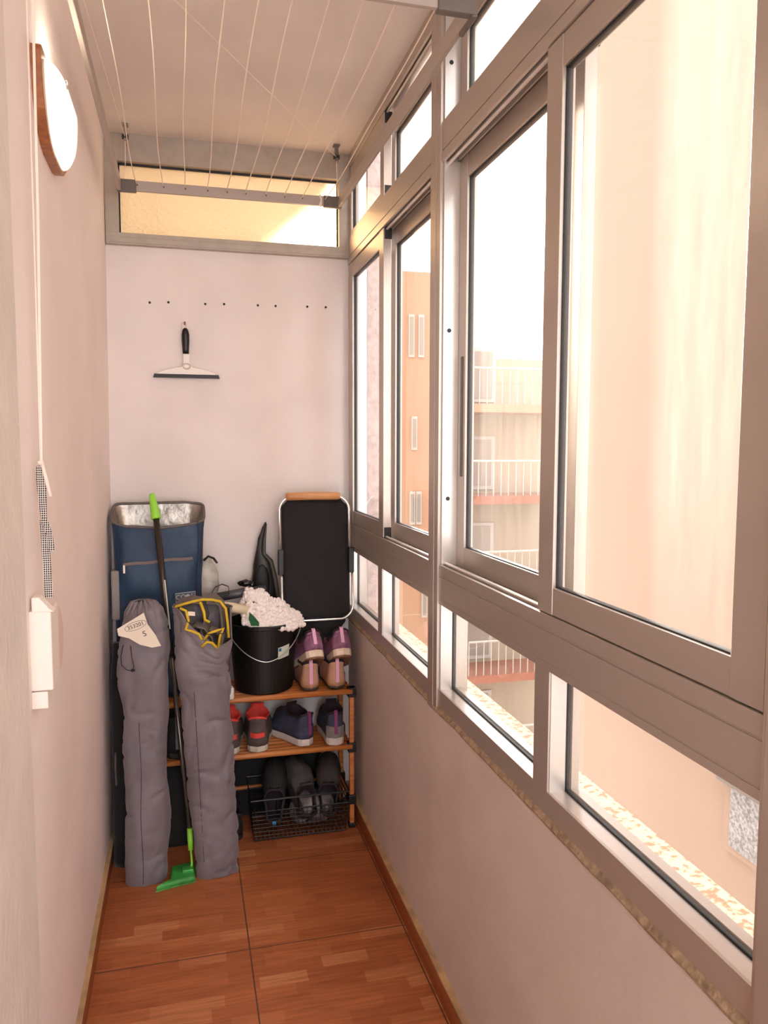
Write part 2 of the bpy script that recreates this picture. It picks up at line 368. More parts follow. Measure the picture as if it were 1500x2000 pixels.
def bay(n, y0, y1, ma, mbb, inner_far, glasses, label):
    """y0..y1 opening, ma..mbb the middle mullion, inner_far: the leaf on the inner track is the far one"""
    root = empty('window_%d' % n, (.70, y0, .79)); struct(root, label)
    F = MB()
    # bottom rail: inner face, upstand, sill tray
    F.box(.660, .666, y0, y1, .795, .842); F.box(.662, .735, y0, y1, .785, .838)
    # middle rail, in three visible strips over a recessed core
    F.box(.660, .735, y0, y1, 1.076, 1.090); F.box(.6615, .735, y0, y1, 1.088, 1.093)
    F.box(.660, .735, y0, y1, 1.0925, 1.1495); F.box(.6625, .735, y0, y1, 1.148, 1.154)
    F.box(.660, .668, y0, y1, 1.153, 1.182); F.box(.666, .735, y0, y1, 1.150, 1.162)
    # head of the sliding part
    F.box(.660, .668, y0, y1, 2.227, 2.2525); F.box(.6625, .735, y0, y1, 2.248, 2.258); F.box(.660, .735, y0, y1, 2.2555, 2.326)
    # head under the ceiling
    F.box(.660, .668, y0, y1, 2.60, CZ); F.box(.666, .735, y0, y1, 2.625, CZ)
    # lower mullion and side jambs
    F.box(.660, .720, ma, mbb, .84, 1.078)
    F.box(.664, .735, y0-.001, y0+.006, .80, CZ); F.box(.664, .735, y1-.006, y1+.001, .80, CZ)
    o = F.build('frame', alu, root, bevel=.0008)
    # inner returns, tray and mullion side: light they catch put into paler metal
    T = MB(); T.box(.665, .7, y0+.006, ma, .838, .8405).box(.665, .7, mbb, y1-.006, .838, .8405)
    T.box(.664, .698, y1-.0085, y1-.006, .8405, 1.076); T.box(.664, .698, ma-.0025, ma, .8405, 1.076)
    T.box(.664, .735, y1-.0085, y1-.006, 1.182, 2.227); T.box(.664, .735, y1-.0085, y1-.006, 2.328, 2.6)
    T.build('inner_return', aluw, root)
    sc = MB()
    for zz in (1.36, 1.80, 2.47): sc.tube([(.680, y1-.0088, zz), (.680, y1-.0100, zz)], .0055, 12)
    sc.build('screw', rubber, root)
    K = MB()                       # track ridges, top and bottom
    K.tube([(.676, y0+.01, 1.186), (.676, y1-.01, 1.186)], .0045, 10); K.tube([(.676, y0+.01, 2.222), (.676, y1-.01, 2.222)], .0045, 10)
    K.tube([(.676, y0+.01, 2.598), (.676, y1-.01, 2.598)], .004, 10)
    K.box(.674, .678, y0+.01, y1-.01, 1.16, 1.186).box(.674, .678, y0+.01, y1-.01, 2.222, 2.25).box(.674, .678, y0+.01, y1-.01, 2.598, 2.63)
    K.box(.700, .704, y0+.01, y1-.01, 1.16, 1.180).box(.700, .704, y0+.01, y1-.01, 2.230, 2.25)
    K.build('track', aluw, root)
    # fixed lower panes
    for a, b, g in ((y0+.006, ma, glasses[0]), (mbb, y1-.006, glasses[1])):
        MB().box(.6985, .7025, a-.002, b+.002, .838, 1.08).build('pane', g, root)
        q = MB(); q.box(.6965, .7045, a, a+.004, .84, 1.076).box(.6965, .7045, b-.004, b, .84, 1.076).box(.6965, .7045, a, b, .84, .8445).box(.6965, .7045, a, b, 1.0735, 1.0765)
        q.build('gasket', rubber, root)
        q = MB(); q.box(.7045, .720, a, a+.012, .84, 1.076).box(.7045, .720, b-.012, b, .84, 1.076).box(.7045, .72, a, b, .84, .848).box(.7045, .72, a, b, 1.066, 1.076)
        q.build('glazing_bead', alu, root)
    st = .060
    if inner_far:
        ia, ib, oa, ob_ = ma-.002, y1-.010, y0+.010, mbb+.0; side = -1
    else:
        ia, ib, oa, ob_ = y0+.010, mbb, ma-.0, y1-.010; side = 1
    # inner leaf, outer leaf
    sash(root, .666 if 0 else .6635, .690, ia, ib, 1.1835, 2.2255, st, .052, .056, glasses[2], .677, side)
    hy = (ob_-.022) if not inner_far else (oa+.022)
    sash(root, .706, .732, oa, ob_, 1.166, 2.246, .052, .068, .07, glasses[3], .719, -side, handle=(ob_-.030, 1.42, 1.73) if not inner_far else None)
    sash(root, .6635, .690, ia, ib, 2.3275, 2.599, .046, .022, .05, glasses[4], .677, side, 'upper_sash')
    sash(root, .706, .732, oa, ob_, 2.327, 2.612, .042, .022, .07, glasses[5], .719, -side, 'upper_sash')
    return root
bay(1, 2.045, 3.150, 2.585, 2.640, True, (g_low, g_clean, g_clean, g_clean, g_clean, g_low), 'far bay of grey aluminium sliding windows beside the back wall')
bay(2, .752, 1.965, 1.310, 1.372, False, (g_low, g_low, g_dirty, g_dirty, g_dirty, g_dirty), 'near bay of grey aluminium sliding windows nearest the camera')
bay(3, -.54, .672, .018, .08, False, (g_low, g_low, g_low, g_low, g_low, g_low), 'bay of aluminium sliding windows behind the camera')
for k, (a, b) in enumerate(((1.965, 2.045), (.672, .752), (-.62, -.54))):
    p = MB().box(.655, .745, a, b, .775, CZ); p.box(.6535, .656, a+.030, b-.006, .775, CZ)
    struct(p.build('trim_%d' % (3+k), alu, bevel=.0015), ['aluminium post between the far and near window bays', 'aluminium post at the right edge of the view', 'aluminium post behind the camera'][k])
# back transom
root = empty('window_4', (0, YB-.02, 2.25)); struct(root, 'pebbled glass transom over the back wall, lit by low sun')
F = MB(); yf = YB-.028
F.box(-.262, .700, yf, YB+.04, 2.250, 2.292).box(-.262, .700, yf, YB+.04, 2.553, CZ).box(-.262, -.214, yf, YB+.04, 2.292, 2.553).box(.622, .700, yf, YB+.04, 2.292, 2.553)
F.box(-.258, .648, yf-.003, yf, 2.256, 2.276)
F.build('frame', mat('grey_aluminium', (176, 164, 152), .45, metal=.3, noise_amt=.05), root, bevel=.001)
q = MB(); q.box(-.214, .622, YB, YB+.008, 2.545, 2.553).box(-.214, -.209, YB, YB+.008, 2.292, 2.553).box(.617, .622, YB, YB+.008, 2.292, 2.553); q.build('gasket', rubber, root)
MB().box(-.214, .622, YB+.004, YB+.008, 2.29, 2.555).build('pane', g_frost, root)
struct(MB().box(-.42, .744, YB, YB+.14, 2.66, 2.85).build('wall_back_lintel', wallb))

# ------------------------------------------------------------------ world outside
def building(name, label, cat='building'):
    o = empty(name, (0, 0, 0)); tag(o, label, cat); return o
# orange apartment block seen through the far bay
rt = empty('apartment_building', (2.6, 9.0, -12)); tag(rt, 'orange apartment block with narrow white windows beyond the far window bay', 'building')
MB().box(2.30, 3.30, 9.0, 12, -12, 3.55).build('wall', orange, rt)
for (x, z0, z1) in ((2.62, 2.55, 3.05), (2.74, 2.55, 3.05), (2.66, 1.45, 1.85), (2.64, .55, .95), (2.72, .55, .95), (2.80, -.6, -.15)):
    wv = MB().box(x, x+.07, 8.98, 9.0, z0, z1).build('window', winw, rt); MB().box(x+.015, x+.055, 8.972, 8.98, z0+.03, z1-.03).build('pane', wind, wv)
rt = empty('apartment_building', (3.6, 9.2, -12)); tag(rt, 'cream apartment block with railed balconies and a red band beyond the near window bay', 'building')
MB().box(3.30, 5.4, 9.3, 12, -12, 2.6).build('wall', cream, rt)
for z in (2.0, .9, -.2, -1.3, -2.4):
    MB().box(3.30, 4.6, 8.7, 9.3, z-.10, z).build('balcony_slab', brickred if z in (-1.3, .9) else orange, rt)
    q = MB(); q.tube([(3.32, 8.72, z+.42), (4.58, 8.72, z+.42)], .015, 6)
    for k in range(14): q.tube([(3.32+k*.097, 8.72, z), (3.32+k*.097, 8.72, z+.42)], .006, 5)
    q.build('railing', winw, rt)
    ww = MB().box(3.45, 3.85, 9.27, 9.3, z+.05, z+.72).build('window', winw, rt); MB().box(3.5, 3.8, 9.26, 9.27, z+.1, z+.68).build('pane', wind, ww)
# long peach wing on the right
rt = empty('apartment_wing', (3.0, 2, -12)); tag(rt, 'tall peach rendered wing parallel to the windows across the light well', 'building')
MB().box(3.0, 6.0, -4, 5.75, -12, 7).build('wall', peach, rt)
wv = MB().box(2.97, 3.0, 3.05, 3.68, -.80, -.22).build('window', peach, rt); MB().box(2.96, 2.97, 3.10, 3.62, -.76, -.40).build('pane', MATS['pink_stucco'] if 0 else mat('frosted_far', (142, 134, 130), .8, noise_amt=.4, nscale=60), wv)
MB().box(2.93, 3.0, 3.02, 3.71, -.40, -.30).build('shutter_box', mat('shutter_brown', (96, 84, 76), .6), rt)
# neighbour's wall behind the transom, outline shaped to mask sun on the glass
rt = empty('neighbour_house', (-1, 6, 0)); tag(rt, 'pale yellow neighbouring wall glimpsed through the pebbled transom', 'building')
MB().prism([(-4, -12), (.86, -12), (.86, 3.03), (1.17, 3.28), (1.20, 3.5), (1.20, 8), (-4, 8)], 'y', 6, 6.3).build('wall', mat('yellow_render', (130, 114, 92), .9, noise_amt=.04, nscale=1), rt)
struct(MB().box(-30, 60, -30, 60, -12.2, -12).build('ground', mat('courtyard', (150, 138, 126), .95)))

# ------------------------------------------------------------------ wall lamp
LX = -.268
t = empty('wall_lamp', (LX, 1.868, 2.09)); tag(t, 'lit half-moon wall lamp of opal glass on a brown wooden back plate', 'lamp')
LT = [(0, .055), (.008, .095), (.026, .128), (.055, .155), (.090, .172), (.125, .181), (.150, .184), (.162, .180), (.167, .168)]
def shield(cy, zb, ks, kz):
    a = [(cy+hw*ks, zb+h*kz) for h, hw in LT]; b_ = [(cy-hw*ks, zb+h*kz) for h, hw in reversed(LT)]
    return a+b_
plate = shield(1.836, 2.095, 1, 1)
MB().prism(plate, 'x', LX-.004, LX+.023).build('back_plate', lampw, t, bevel=.003)
rings = []
for k in range(16):
    a = k/15*math.pi/2; g_ = math.cos(a)**.8; dx = math.sin(a)*.037
    rings.append([(LX+.022+dx, 1.836+(p[0]-1.836)*.82*g_, 2.200+(p[1]*.88+2.150*.12-2.200)*g_) for p in plate])
MB().loft(rings).build('glass_shade', opal, t, smooth=True)
q = MB(); q.tube([(LX+.03, 1.755, 2.228), (LX+.055, 1.755, 2.228)], .0018, 8); q.tube([(LX+.053, 1.755, 2.228), (LX+.0555, 1.755, 2.228)], .0085, 16)
q.build('finial', steel, t)
ld = bpy.data.lights.new('bulb', 'POINT'); ld.energy = .32; ld.color = (1, .88, .70); ld.shadow_soft_size = .03
lo = bpy.data.objects.new('bulb', ld); COL.objects.link(lo); lo.parent = t; lo.location = (.036, -.03, .190)

# ------------------------------------------------------------------ strap winder and ribbon
t = empty('strap_winder', (-.28, 1.58, 1.06)); tag(t, 'cream shutter strap winder box on the left wall below the gingham ribbon', 'strap winder')
WX = -.276
MB().box(WX, -.238, 1.50, 1.585, 1.052, 1.200).build('housing', creamp, t, bevel=.003)
pts = [(1.585, 1.185), (1.60, 1.192)]+[(1.60+.075*math.sin(a), 1.12+.07*math.cos(a)) for a in [math.pi*k/12 for k in range(1, 12)]]+[(1.60, 1.05), (1.585, 1.055)]
MB().prism(pts, 'x', WX, -.243).build('cover', mat('cream_cover', (228, 206, 192), .5), t, bevel=.002)
MB().prism([(-.27, 1.198), (-.232, 1.198), (-.240, 1.204), (-.258, 1.226), (-.27, 1.226)], 'y', 1.498, 1.53).build('strap_guide', creamp, t, bevel=.002)
MB().box(WX, -.248, 1.502, 1.56, 1.018, 1.050).build('lower_bracket', creamp, t, bevel=.002)
t = empty('gingham_ribbon', (-.256, 1.53, 1.46)); tag(t, 'black and white gingham ribbon knotted to the hanging cord on the left wall', 'ribbon')
yy = 1.55
q = MB(); q.ribbon([(-.2475, yy, 1.215), (-.250, yy, 1.28), (-.2515, yy, 1.345), (-.2525, yy, 1.362)], (1, 0, 0), .0145, .0012)
q.build('strip', ging, t)
q = MB(); q.ribbon([(-.2520, yy, 1.362), (-.2555, yy-.002, 1.41), (-.2575, yy, 1.44), (-.257, yy+.004, 1.462)], (1, 0, .1), .011, .0012)
q.ribbon([(-.2520, yy, 1.362), (-.2505, yy-.003, 1.41), (-.2510, yy, 1.44), (-.2535, yy+.004, 1.462)], (1, 0, -.1), .010, .0012); q.build('loop', ging, t)
q = MB(); q.ribbon([(-.252, yy-.004, 1.365), (-.2465, yy-.007, 1.352), (-.2425, yy-.006, 1.335), (-.2395, yy-.004, 1.303)], (1, 0, .1), .0105, .0012); q.build('tail', ging, t)
q = MB(); q.ball((-.2515, yy-.002, 1.358), .0075, 2, (1, .8, .9)); q.build('knot', ging, t, smooth=True)

# ------------------------------------------------------------------ ceiling clothes airer
t = empty('ceiling_airer', (.2, 2.3, 2.42)); tag(t, 'ceiling clothes airer with grey rails and ten white lines', 'clothes airer')
zf, zn = 2.422, 2.405; yf_, yn = 3.0, 1.59
paint = mat('grey_airer_rail', (172, 160, 152), .5)
def zr(y): return lerp(zn, zf, (y-yn)/(yf_-yn))
MB().box(-.19, .585, yf_-.007, yf_+.007, zf-.017, zf+.019).build('cross_rail', paint, t, bevel=.002)
MB().box(-.19, .590, yn-.007, yn+.007, zn-.017, zn+.019).build('cross_rail', paint, t, bevel=.002)
for x in (-.200, .596):
    rr = MB(); rings = []
    for y in (yn, yf_): z = zr(y); rings.append([(x-.006, y, z-.020), (x+.006, y, z-.020), (x+.006, y, z+.020), (x-.006, y, z+.020)])
    rr.loft(rings).build('side_rail', paint, t, bevel=.002)
for (x0, x1) in ((-.208, -.142), (.535, .604)):
    MB().box(x0, x1, yf_-.010, yf_+.010, zf-.022, zf+.021).build('corner_bracket', brk, t, bevel=.003)
for (x0, x1) in ((-.208, -.160), (.520, .606)):
    q = MB(); q.box(x0, x1, yn-.012, yn+.012, zn-.022, zn+.024); q.box(x0 if x0 < 0 else x1-.012, x0+.012 if x0 < 0 else x1, yn-.01, yn+.075, zn-.026, zn+.024)
    q.build('corner_bracket', brk, t, bevel=.003)
xs = [-.141, -.05, .026, .105, .174, .242, .316, .385, .452, .539]
for i, x in enumerate(xs):
    sag = .012+.02*random.random(); q = MB(); pts = []
    for k in range(25):
        s_ = k/24; y = lerp(yn, yf_, s_)
        pts.append((x+.006*math.sin(s_*5+i)*math.sin(s_*math.pi)+lerp(-.004, 0, s_)*i*.3, y, zr(y)+.006-sag*4*s_*(1-s_)*(1 if i not in (1, 8) else 1.5)))
    q.tube(pts, .0016, 6); q.build('line', ropem, t, smooth=True)
for x in xs[:9]: MB().tube([(x+.003, yf_-.0068, zf+.003), (x+.003, yf_-.0085, zf+.003)], .0022, 8).build('rivet', rubber, t)
q = MB(); q.tube([(.522+.004*math.cos(a*1.9), yf_-.012+.002*math.sin(a*3), zf+.020*math.sin(a)) for a in [k*.5 for k in range(26)]], .0022, 6)
q.tube([(.522, yf_-.012, zf-.01), (.518, yf_-.014, zf-.05), (.508, yf_-.014, zf-.09), (.503, yf_-.013, zf-.12), (.507, yf_-.012, zf-.135)], .0013, 6); q.build('knotted_end', ropem, t)
# pulleys on the ceiling
for x in (-.178, .594):
    q = MB(); q.box(x-.012, x+.012, 3.03, 3.055, 2.643, CZ); q.prism([(x-.006, 2.645), (x+.006, 2.645), (x+.008, 2.60), (x+.002, 2.575), (x-.006, 2.60)], 'y', 3.034, 3.048)
    pu = q.build('pulley', brk if x > 0 else mat('zinc', (150, 140, 130), .4, metal=.6), t, bevel=.001)
    MB().tube([(x-.011, 3.041, 2.605), (x+.011, 3.041, 2.605)], .009, 14).build('wheel', rubber, pu)
    MB().tube([(x, 3.038, 2.598), (x-.004 if x > 0 else x, 3.01, 2.50), (x+(-.004 if x > 0 else -.006), yf_, zf+.02)], .0013, 6).build('hoist_cord', ropem, t)
MB().tube([(.594, 3.038, 2.604), (.25, 2.55, 2.632), (-.02, 2.13, 2.638), (-.20, 1.70, 2.63), (-.235, 1.60, 2.62)], .0013, 6).build('hoist_cord', ropem, t)
MB().tube([(-.178, 3.038, 2.604), (-.215, 2.4, 2.632), (-.24, 1.70, 2.63), (-.247, 1.60, 2.62)], .0013, 6).build('hoist_cord', ropem, t)
MB().box(-.262, -.22, 1.57, 1.60, 2.60, CZ).build('cleat', brk, t, bevel=.002)
MB().ribbon([(-.2375, 1.555, 2.62), (-.2445, 1.553, 1.9), (-.2535, 1.552, 1.468)], (1, 0, 0), .0045, .001).build('pull_cord', ropem, t)
MB().tube([(-.249, 1.55, 2.62), (-.252, 1.552, 1.9), (-.2545, 1.552, 1.468)], .0014, 6).build('pull_cord', ropem, t)
q = MB(); q.ball((-.2545, 1.552, 1.468), .006, 1, (1.2, 1, .8)); q.tube([(-.252, 1.551, 1.468), (-.246, 1.548, 1.44), (-.2385, 1.546, 1.405)], .0035, 8); q.build('cord_knot', ropem, t, smooth=True)

# ------------------------------------------------------------------ squeegee, hook and screws
t = empty('window_squeegee', (.018, 3.14, 1.86)); tag(t, 'black and white window squeegee hanging on the back wall', 'squeegee')
sy = YB-.016
q = MB(); prof = [(-.108, 1.772), (-.112, 1.778), (-.085, 1.789), (-.045, 1.799), (-.022, 1.803), (-.014, 1.81), (-.0125, 1.83), (-.0125, 1.853), (.0125, 1.853), (.0125, 1.83), (.014, 1.81), (.022, 1.803), (.045, 1.799), (.085, 1.789), (.112, 1.778), (.108, 1.772)]
q.prism([(x+.021, z) for x, z in prof], 'y', sy-.004, sy+.006); q.build('body', whitep, t, bevel=.002)
q = MB(); q.tube([(.021+.013*math.cos(a), sy-.005, 1.805+.010*math.sin(a)) for a in [2*math.pi*k/20 for k in range(20)]], .003, 6, True); q.build('neck_ring', mat('ring_grey', (206, 190, 180), .5), t)
MB().prism([(-.100, 1.774), (.142, 1.774), (.146, 1.760), (-.104, 1.760)], 'y', sy-.007, sy+.002).build('rubber_blade', rubber, t)
q = MB(); q.loft([[(.019+rx*math.cos(a), sy-.002+ry*math.sin(a), z) for a in [2*math.pi*k/16 for k in range(16)]] for z, rx, ry in ((1.853, .0115, .008), (1.87, .0125, .010), (1.90, .0145, .011), (1.925, .0145, .011), (1.943, .011, .009), (1.950, .006, .006))]); q.build('grip', blackp, t, smooth=True)
q = MB(); q.tube([(.018+.009*math.cos(a), sy, 1.958+.013*math.sin(a)) for a in [2*math.pi*k/20 for k in range(20)]], .003, 6, True); q.build('hanging_loop', whitep, t)
h = MB().tube([(.017, YB, 1.968), (.017, YB-.024, 1.968), (.017, YB-.024, 1.974)], .0035, 8).build('wall_hook', mat('rusty', (140, 96, 72), .7)); tag(h, 'small rusty hook holding the squeegee on the back wall', 'hook')
names = ['leftmost screw', 'second screw from the left', 'third screw from the left', 'fourth screw from the left', 'fifth screw from the left', 'sixth screw from the left', 'seventh screw from the left', 'rightmost screw, nearest the windows,']
for nm, (x, z) in zip(names, [(-.111, 2.044), (-.042, 2.048), (.096, 2.048), (.168, 2.051), (.299, 2.052), (.369, 2.053), (.496, 2.056), (.571, 2.057)]):
    o = MB().lathe([(.0025, 0), (.0045, .0015), (.0045, .004)], (0, 0, 0), 12); o.v = [(x+p[0], YB+.0005-(.005-p[2]), z+p[1]) for p in o.v]
    s_ = o.build('screw', rubber); tag(s_, nm+' in the row above the squeegee', 'screw', 'screws in a row on the back wall')

# ------------------------------------------------------------------ shoe rack
RX0, RX1, RY0, RY1 = -.235, .618, 2.885, 3.125
t = empty('shoe_rack', (.2, 3.0, 0)); tag(t, 'bamboo three-tier shoe rack with black joints against the back wall', 'shoe rack')
SH = (.125, .335, .555)
for x in (RX0+.01, RX1):
    for y in (RY0+.012, RY1-.012):
        MB().box(x-.009, x+.009, y-.010, y+.010, .012, .565).build('leg', bamboo, t, bevel=.003)
        for z in SH: MB().box(x-.016, x+.016, y-.018, y+.016, z-.028, z+.010).build('joint', blackp, t, bevel=.003)
        MB().box(x-.013, x+.013, y-.013, y+.013, 0, .02).build('foot_cap', blackp, t, bevel=.003)
for z in SH:
    for k in (range(8) if z > .2 else (6, 7)):
        y = lerp(RY0, RY1-.006, k/7)
        MB().tube([(RX0, y, z-.004), (RX1, y, z-.004)], .0085 if k else .011, 10).build('slat', bamboo, t, smooth=True)
for x in (RX0+.01, RX1): 
    for z in SH: MB().box(x-.006, x+.006, RY0+.02, RY1-.02, z-.024, z-.012).build('side_rail', bamboo, t)

# ------------------------------------------------------------------ shoes
def foot(y, L, W):
    # half width of a foot outline, y from heel 0 to toe L
    t_ = max(0., min(1., y/L))
    hw = W*(.36+.16*math.sin(math.pi*min(1, t_*1.25+.05))**1) if False else W*interp([(0, .0), (.04, .24), (.12, .34), (.3, .36), (.5, .40), (.7, .50), (.85, .44), (.95, .27), (1, 0)], t_)[0]
    return hw
def outline(y0, y1, wsc, L, W, n=14, xo=0.):
    pts = []
    for i in range(n+1):
        s_ = .5-.5*math.cos(math.pi*i/n); yy_ = s_; pts.append((foot(yy_*L, L, W)*wsc, lerp(y0, y1, yy_)))
    loop = [(xo+a, b) for a, b in pts]+[(xo-a, b) for a, b in reversed(pts[1:-1])]
    return loop
def shoe(name, label, group, loc, rot, up, lining, sole, acc, L=.26, W=.098, H=.095, sh=.026, outs=None, tilt=.0, laces=None, patch=None, collar=True):
    o = empty(name, loc, rot); tag(o, label, 'shoe', group)
    m_ = MB(); m_.loft([[(x, y, z) for x, y in outline(-e, L+e, 1+e*8, L, W)] for z, e in ((0, -.004), (.004, .001), (sh*.6, .002), (sh, -.001), (sh+.004, -.004))])
    so = m_.build('sole', sole, o, smooth=False, local=True, bevel=.001)
    if outs: MB().loft([[(x, y, z) for x, y in outline(-.001, L, 1., L, W)] for z in (-.005, .0015)]).build('outsole', outs, so, local=True)
    lev = [(sh, 0, L-.004, 1.0), (sh+.015, -.002, L-.004, 1.0), (sh+.03, -.001, L-.022, .98), (sh+.042, .003, L*.80, .93), (sh+.053, .006, L*.66, .86), (H*.85, .006, L*.56, .80), (H, .001, L*.50, .80)]
    def zz(z, y): 
        k = (z-sh)/(H-sh); return z+k*(.018*max(0, (.03-y)/.03) + .02*max(0, (y-L*.38)/(L*.12)) if z > sh+.04 else 0)
    rings = [[(x, y, zz(z, y)) for x, y in outline(a, b, ws, L, W)] for z, a, b, ws in lev]
    m_ = MB(); m_.loft(rings, True, True, False); uo = m_.build('upper', up, o, smooth=True, local=True, solid=.003)
    top = rings[-1]; cy_ = sum(p[1] for p in top)/len(top)
    inner = [[(p[0]*.92, cy_+(p[1]-cy_)*.94, p[2]+.001) for p in top], [(p[0]*.84, cy_+(p[1]-cy_)*.88, p[2]-.012) for p in top], [(p[0]*.82, cy_+(p[1]-cy_)*.86, sh+.012) for p in top]]
    MB().loft(inner, True, False, True).build('lining', lining, o, smooth=True, local=True, solid=.002)
    if collar: MB().tube([(p[0]*.97, cy_+(p[1]-cy_)*.98, p[2]) for p in top], .0048, 8, True).build('collar', lining, o, smooth=True, local=True)
    # heel tab and heel counter
    q = MB(); q.ribbon([(0, -.006, sh+.018), (0, -.0055, sh+.035), (0, -.0035, H*.85), (0, -.0015, H+.018), (0, .006, H+.024)], (1, 0, 0), .013, .003); 
    if acc is not blackp: q.build('heel_tab', acc, o, local=True)
    # tongue and laces
    q = MB(); q.ribbon([(0, L*.74, sh+.044), (0, L*.62, sh+.058), (0, L*.52, H+.004), (0, L*.47, H+.034)], (1, 0, 0), W*.42, .006); q.build('tongue', lining if patch else up, o, local=True)
    q = MB()
    for k in range(4):
        y = lerp(L*.50, L*.70, k/3); z = lerp(H+.012, sh+.052, k/3); hw = W*.24
        q.tube([(-hw, y+.004, z-.005), (0, y, z+.006), (hw, y-.004, z-.005)], .002, 6)
    q.build('laces', laces or acc, o, local=True)
    if patch:
        pm, zlo, zhi, pw = patch
        q = MB(); R0 = []
        for z in (zlo, (zlo+zhi)/2, zhi):
            fr = []
            for k in range(9):
                a = lerp(-1, 1, k/8); x = a*pw; y = -.0045+.020*a*a*(pw/.03)**2; fr.append((x, y, z))
            R0.append(fr)
        q.loft(R0, False); q.build('heel_patch', pm, o, local=True, solid=.003)
    return o
pinku = mat('mauve_mesh', (158, 104, 134), .7, noise_amt=.3, nscale=30, bump=.5, bscale=200)
pinkt = mat('pink_tab', (226, 168, 196), .6); creams = mat('cream_sole', (238, 214, 190), .6, noise_amt=.06)
browno = mat('brown_outsole', (132, 92, 68), .7)
tanu = mat('tan_heel', (196, 150, 112), .35, rgb2=(206, 160, 150), nscale=8, coat=.3)
darkl = mat('dark_lining', (44, 30, 38), .8)
greyu = mat('grey_brown_suede', (94, 80, 76), .85, noise_amt=.15, nscale=30, bump=.3, bscale=150)
redl = mat('coral_lining', (232, 74, 66), .65); offw = mat('offwhite_sole', (206, 196, 180), .6, noise_amt=.08)
navu = mat('slate_blue_mesh', (66, 68, 92), .75, noise_amt=.3, nscale=24); purp = mat('purple_trim', (128, 56, 104), .7)
greyh = mat('grey_heel', (134, 126, 124), .7, noise_amt=.1); whites = mat('pale_sole', (214, 202, 194), .6)
dk = mat('dark_shoe', (34, 32, 34), .7, noise_amt=.3); dk2 = mat('brown_black_shoe', (52, 44, 42), .75, noise_amt=.2)
G1 = 'shoes on the top tier'; G2 = 'shoes on the middle tier'
ZT = SH[2]+.006; ZM = SH[1]+.006
for x, nm in ((.458, 'left'), (.560, 'right')):
    shoe('sneaker', '%s shoe of the tan and pink pair standing heel-out directly on the top tier' % nm, 'tan pair on the top tier', (x, 2.885, ZT), (0, 0, R(-2)), tanu, darkl, mat('dark_clear_sole', (70, 60, 54), .4), pinkt, L=.245, W=.098, H=.098, sh=.014)
for x, nm, rz in ((.478, 'left', 6), (.583, 'right', 1)):
    shoe('sneaker', '%s shoe of the mauve pair stacked toe-down on the tan shoes by the window wall' % nm, 'mauve pair stacked on top', (x, 2.868, .700), (R(-27), 0, R(rz)), pinku, darkl, creams, pinkt, L=.235, W=.104, H=.088, sh=.030, outs=browno)
shoe('suede_sneaker', 'grey-brown suede sneaker with coral lining on the middle tier, fully in view', G2, (.252, 2.880, ZM), (0, 0, R(-6)), greyu, redl, offw, blackp, L=.26, W=.112, H=.120, sh=.026, laces=blackp, patch=(redl, .060, .078, .026))
shoe('suede_sneaker', 'grey-brown suede sneaker with coral lining on the middle tier, half hidden by the grey bag', G2, (.148, 2.880, ZM), (0, 0, R(-4)), greyu, redl, offw, blackp, L=.26, W=.106, H=.120, sh=.026, laces=blackp, patch=(redl, .060, .078, .026))
shoe('walking_shoe', 'slate blue and purple walking shoe turned sideways on the middle tier', G2, (.452, 2.900, ZM), (0, 0, R(26)), navu, darkl, whites, purp, L=.25, W=.104, H=.112, sh=.030, patch=(navu, .05, .082, .024))
shoe('walking_shoe', 'slate blue walking shoe with grey heel on the middle tier beside the rack leg', G2, (.552, 2.875, ZM), (0, 0, R(-2)), navu, darkl, whites, purp, L=.25, W=.100, H=.116, sh=.032, patch=(greyh, .034, .078, .034))

# ------------------------------------------------------------------ bottom tier: wire basket and contents
t = empty('wire_basket', (.41, 2.93, 0)); tag(t, 'black wire basket on the floor under the bottom tier of the rack', 'basket')
bx0, bx1, by0, by1 = .235, .588, 2.868, 3.07
def rect(z, e=0): return [(bx0-e, by0-e, z), (bx1+e, by0-e, z), (bx1+e, by1+e, z), (bx0-e, by1+e, z)]
q = MB(); q.tube(rect(.165, .012), .0045, 8, True); q.tube(rect(.118, .008), .0035, 6, True); q.tube(rect(.006), .003, 6, True); q.build('rim', blackp, t)
q = MB()
for k in range(22):
    x = lerp(bx0, bx1, k/21); q.tube([(x, by0, .006), (x, by0-.008, .118)], .0013, 5)
    if k % 5 == 0: q.tube([(x, by0-.008, .118), (x, by0-.012, .165)], .0035, 5)
    q.tube([(x, by1, .006), (x, by1+.008, .118)], .0013, 5); q.tube([(x, by0, .006), (x, by1, .006)], .0013, 5)
for z in (.022, .038, .054, .070, .086, .102): q.tube(rect(z, z*.08), .0015, 5, True)
q.build('wire_mesh', blackp, t)
bagm = mat('clear_bag', (150, 140, 138), .35, noise_amt=.4, nscale=30, bump=1, bscale=30)
q = MB(); q.ball((.47, 2.95, .075), .07, 4, (1.3, .9, .9)); q.warp(lambda p: p+Vector((.47-.47, 0, 0))+Vector((1, 1, 1))*.012*noise.noise(p*22)); 
tag(q.build('plastic_bag', bagm, smooth=True), 'crumpled pale plastic bag inside the black wire basket', 'plastic bag')
shoe('dark_shoe', 'dark brown shoe tipped up in the right end of the wire basket', 'dark shoes on the bottom tier', (.535, 2.95, .03), (R(66), 0, R(-10)), dk2, darkl, whites, dk, L=.25, W=.10, H=.09, sh=.024)
shoe('dark_shoe', 'charcoal shoe tipped up in the middle of the wire basket', 'dark shoes on the bottom tier', (.43, 2.93, .03), (R(58), 0, R(14)), mat('charcoal_mesh', (74, 68, 68), .8, noise_amt=.2), darkl, mat('dark_sole', (60, 56, 54), .7), dk, L=.25, W=.10, H=.09, sh=.022)
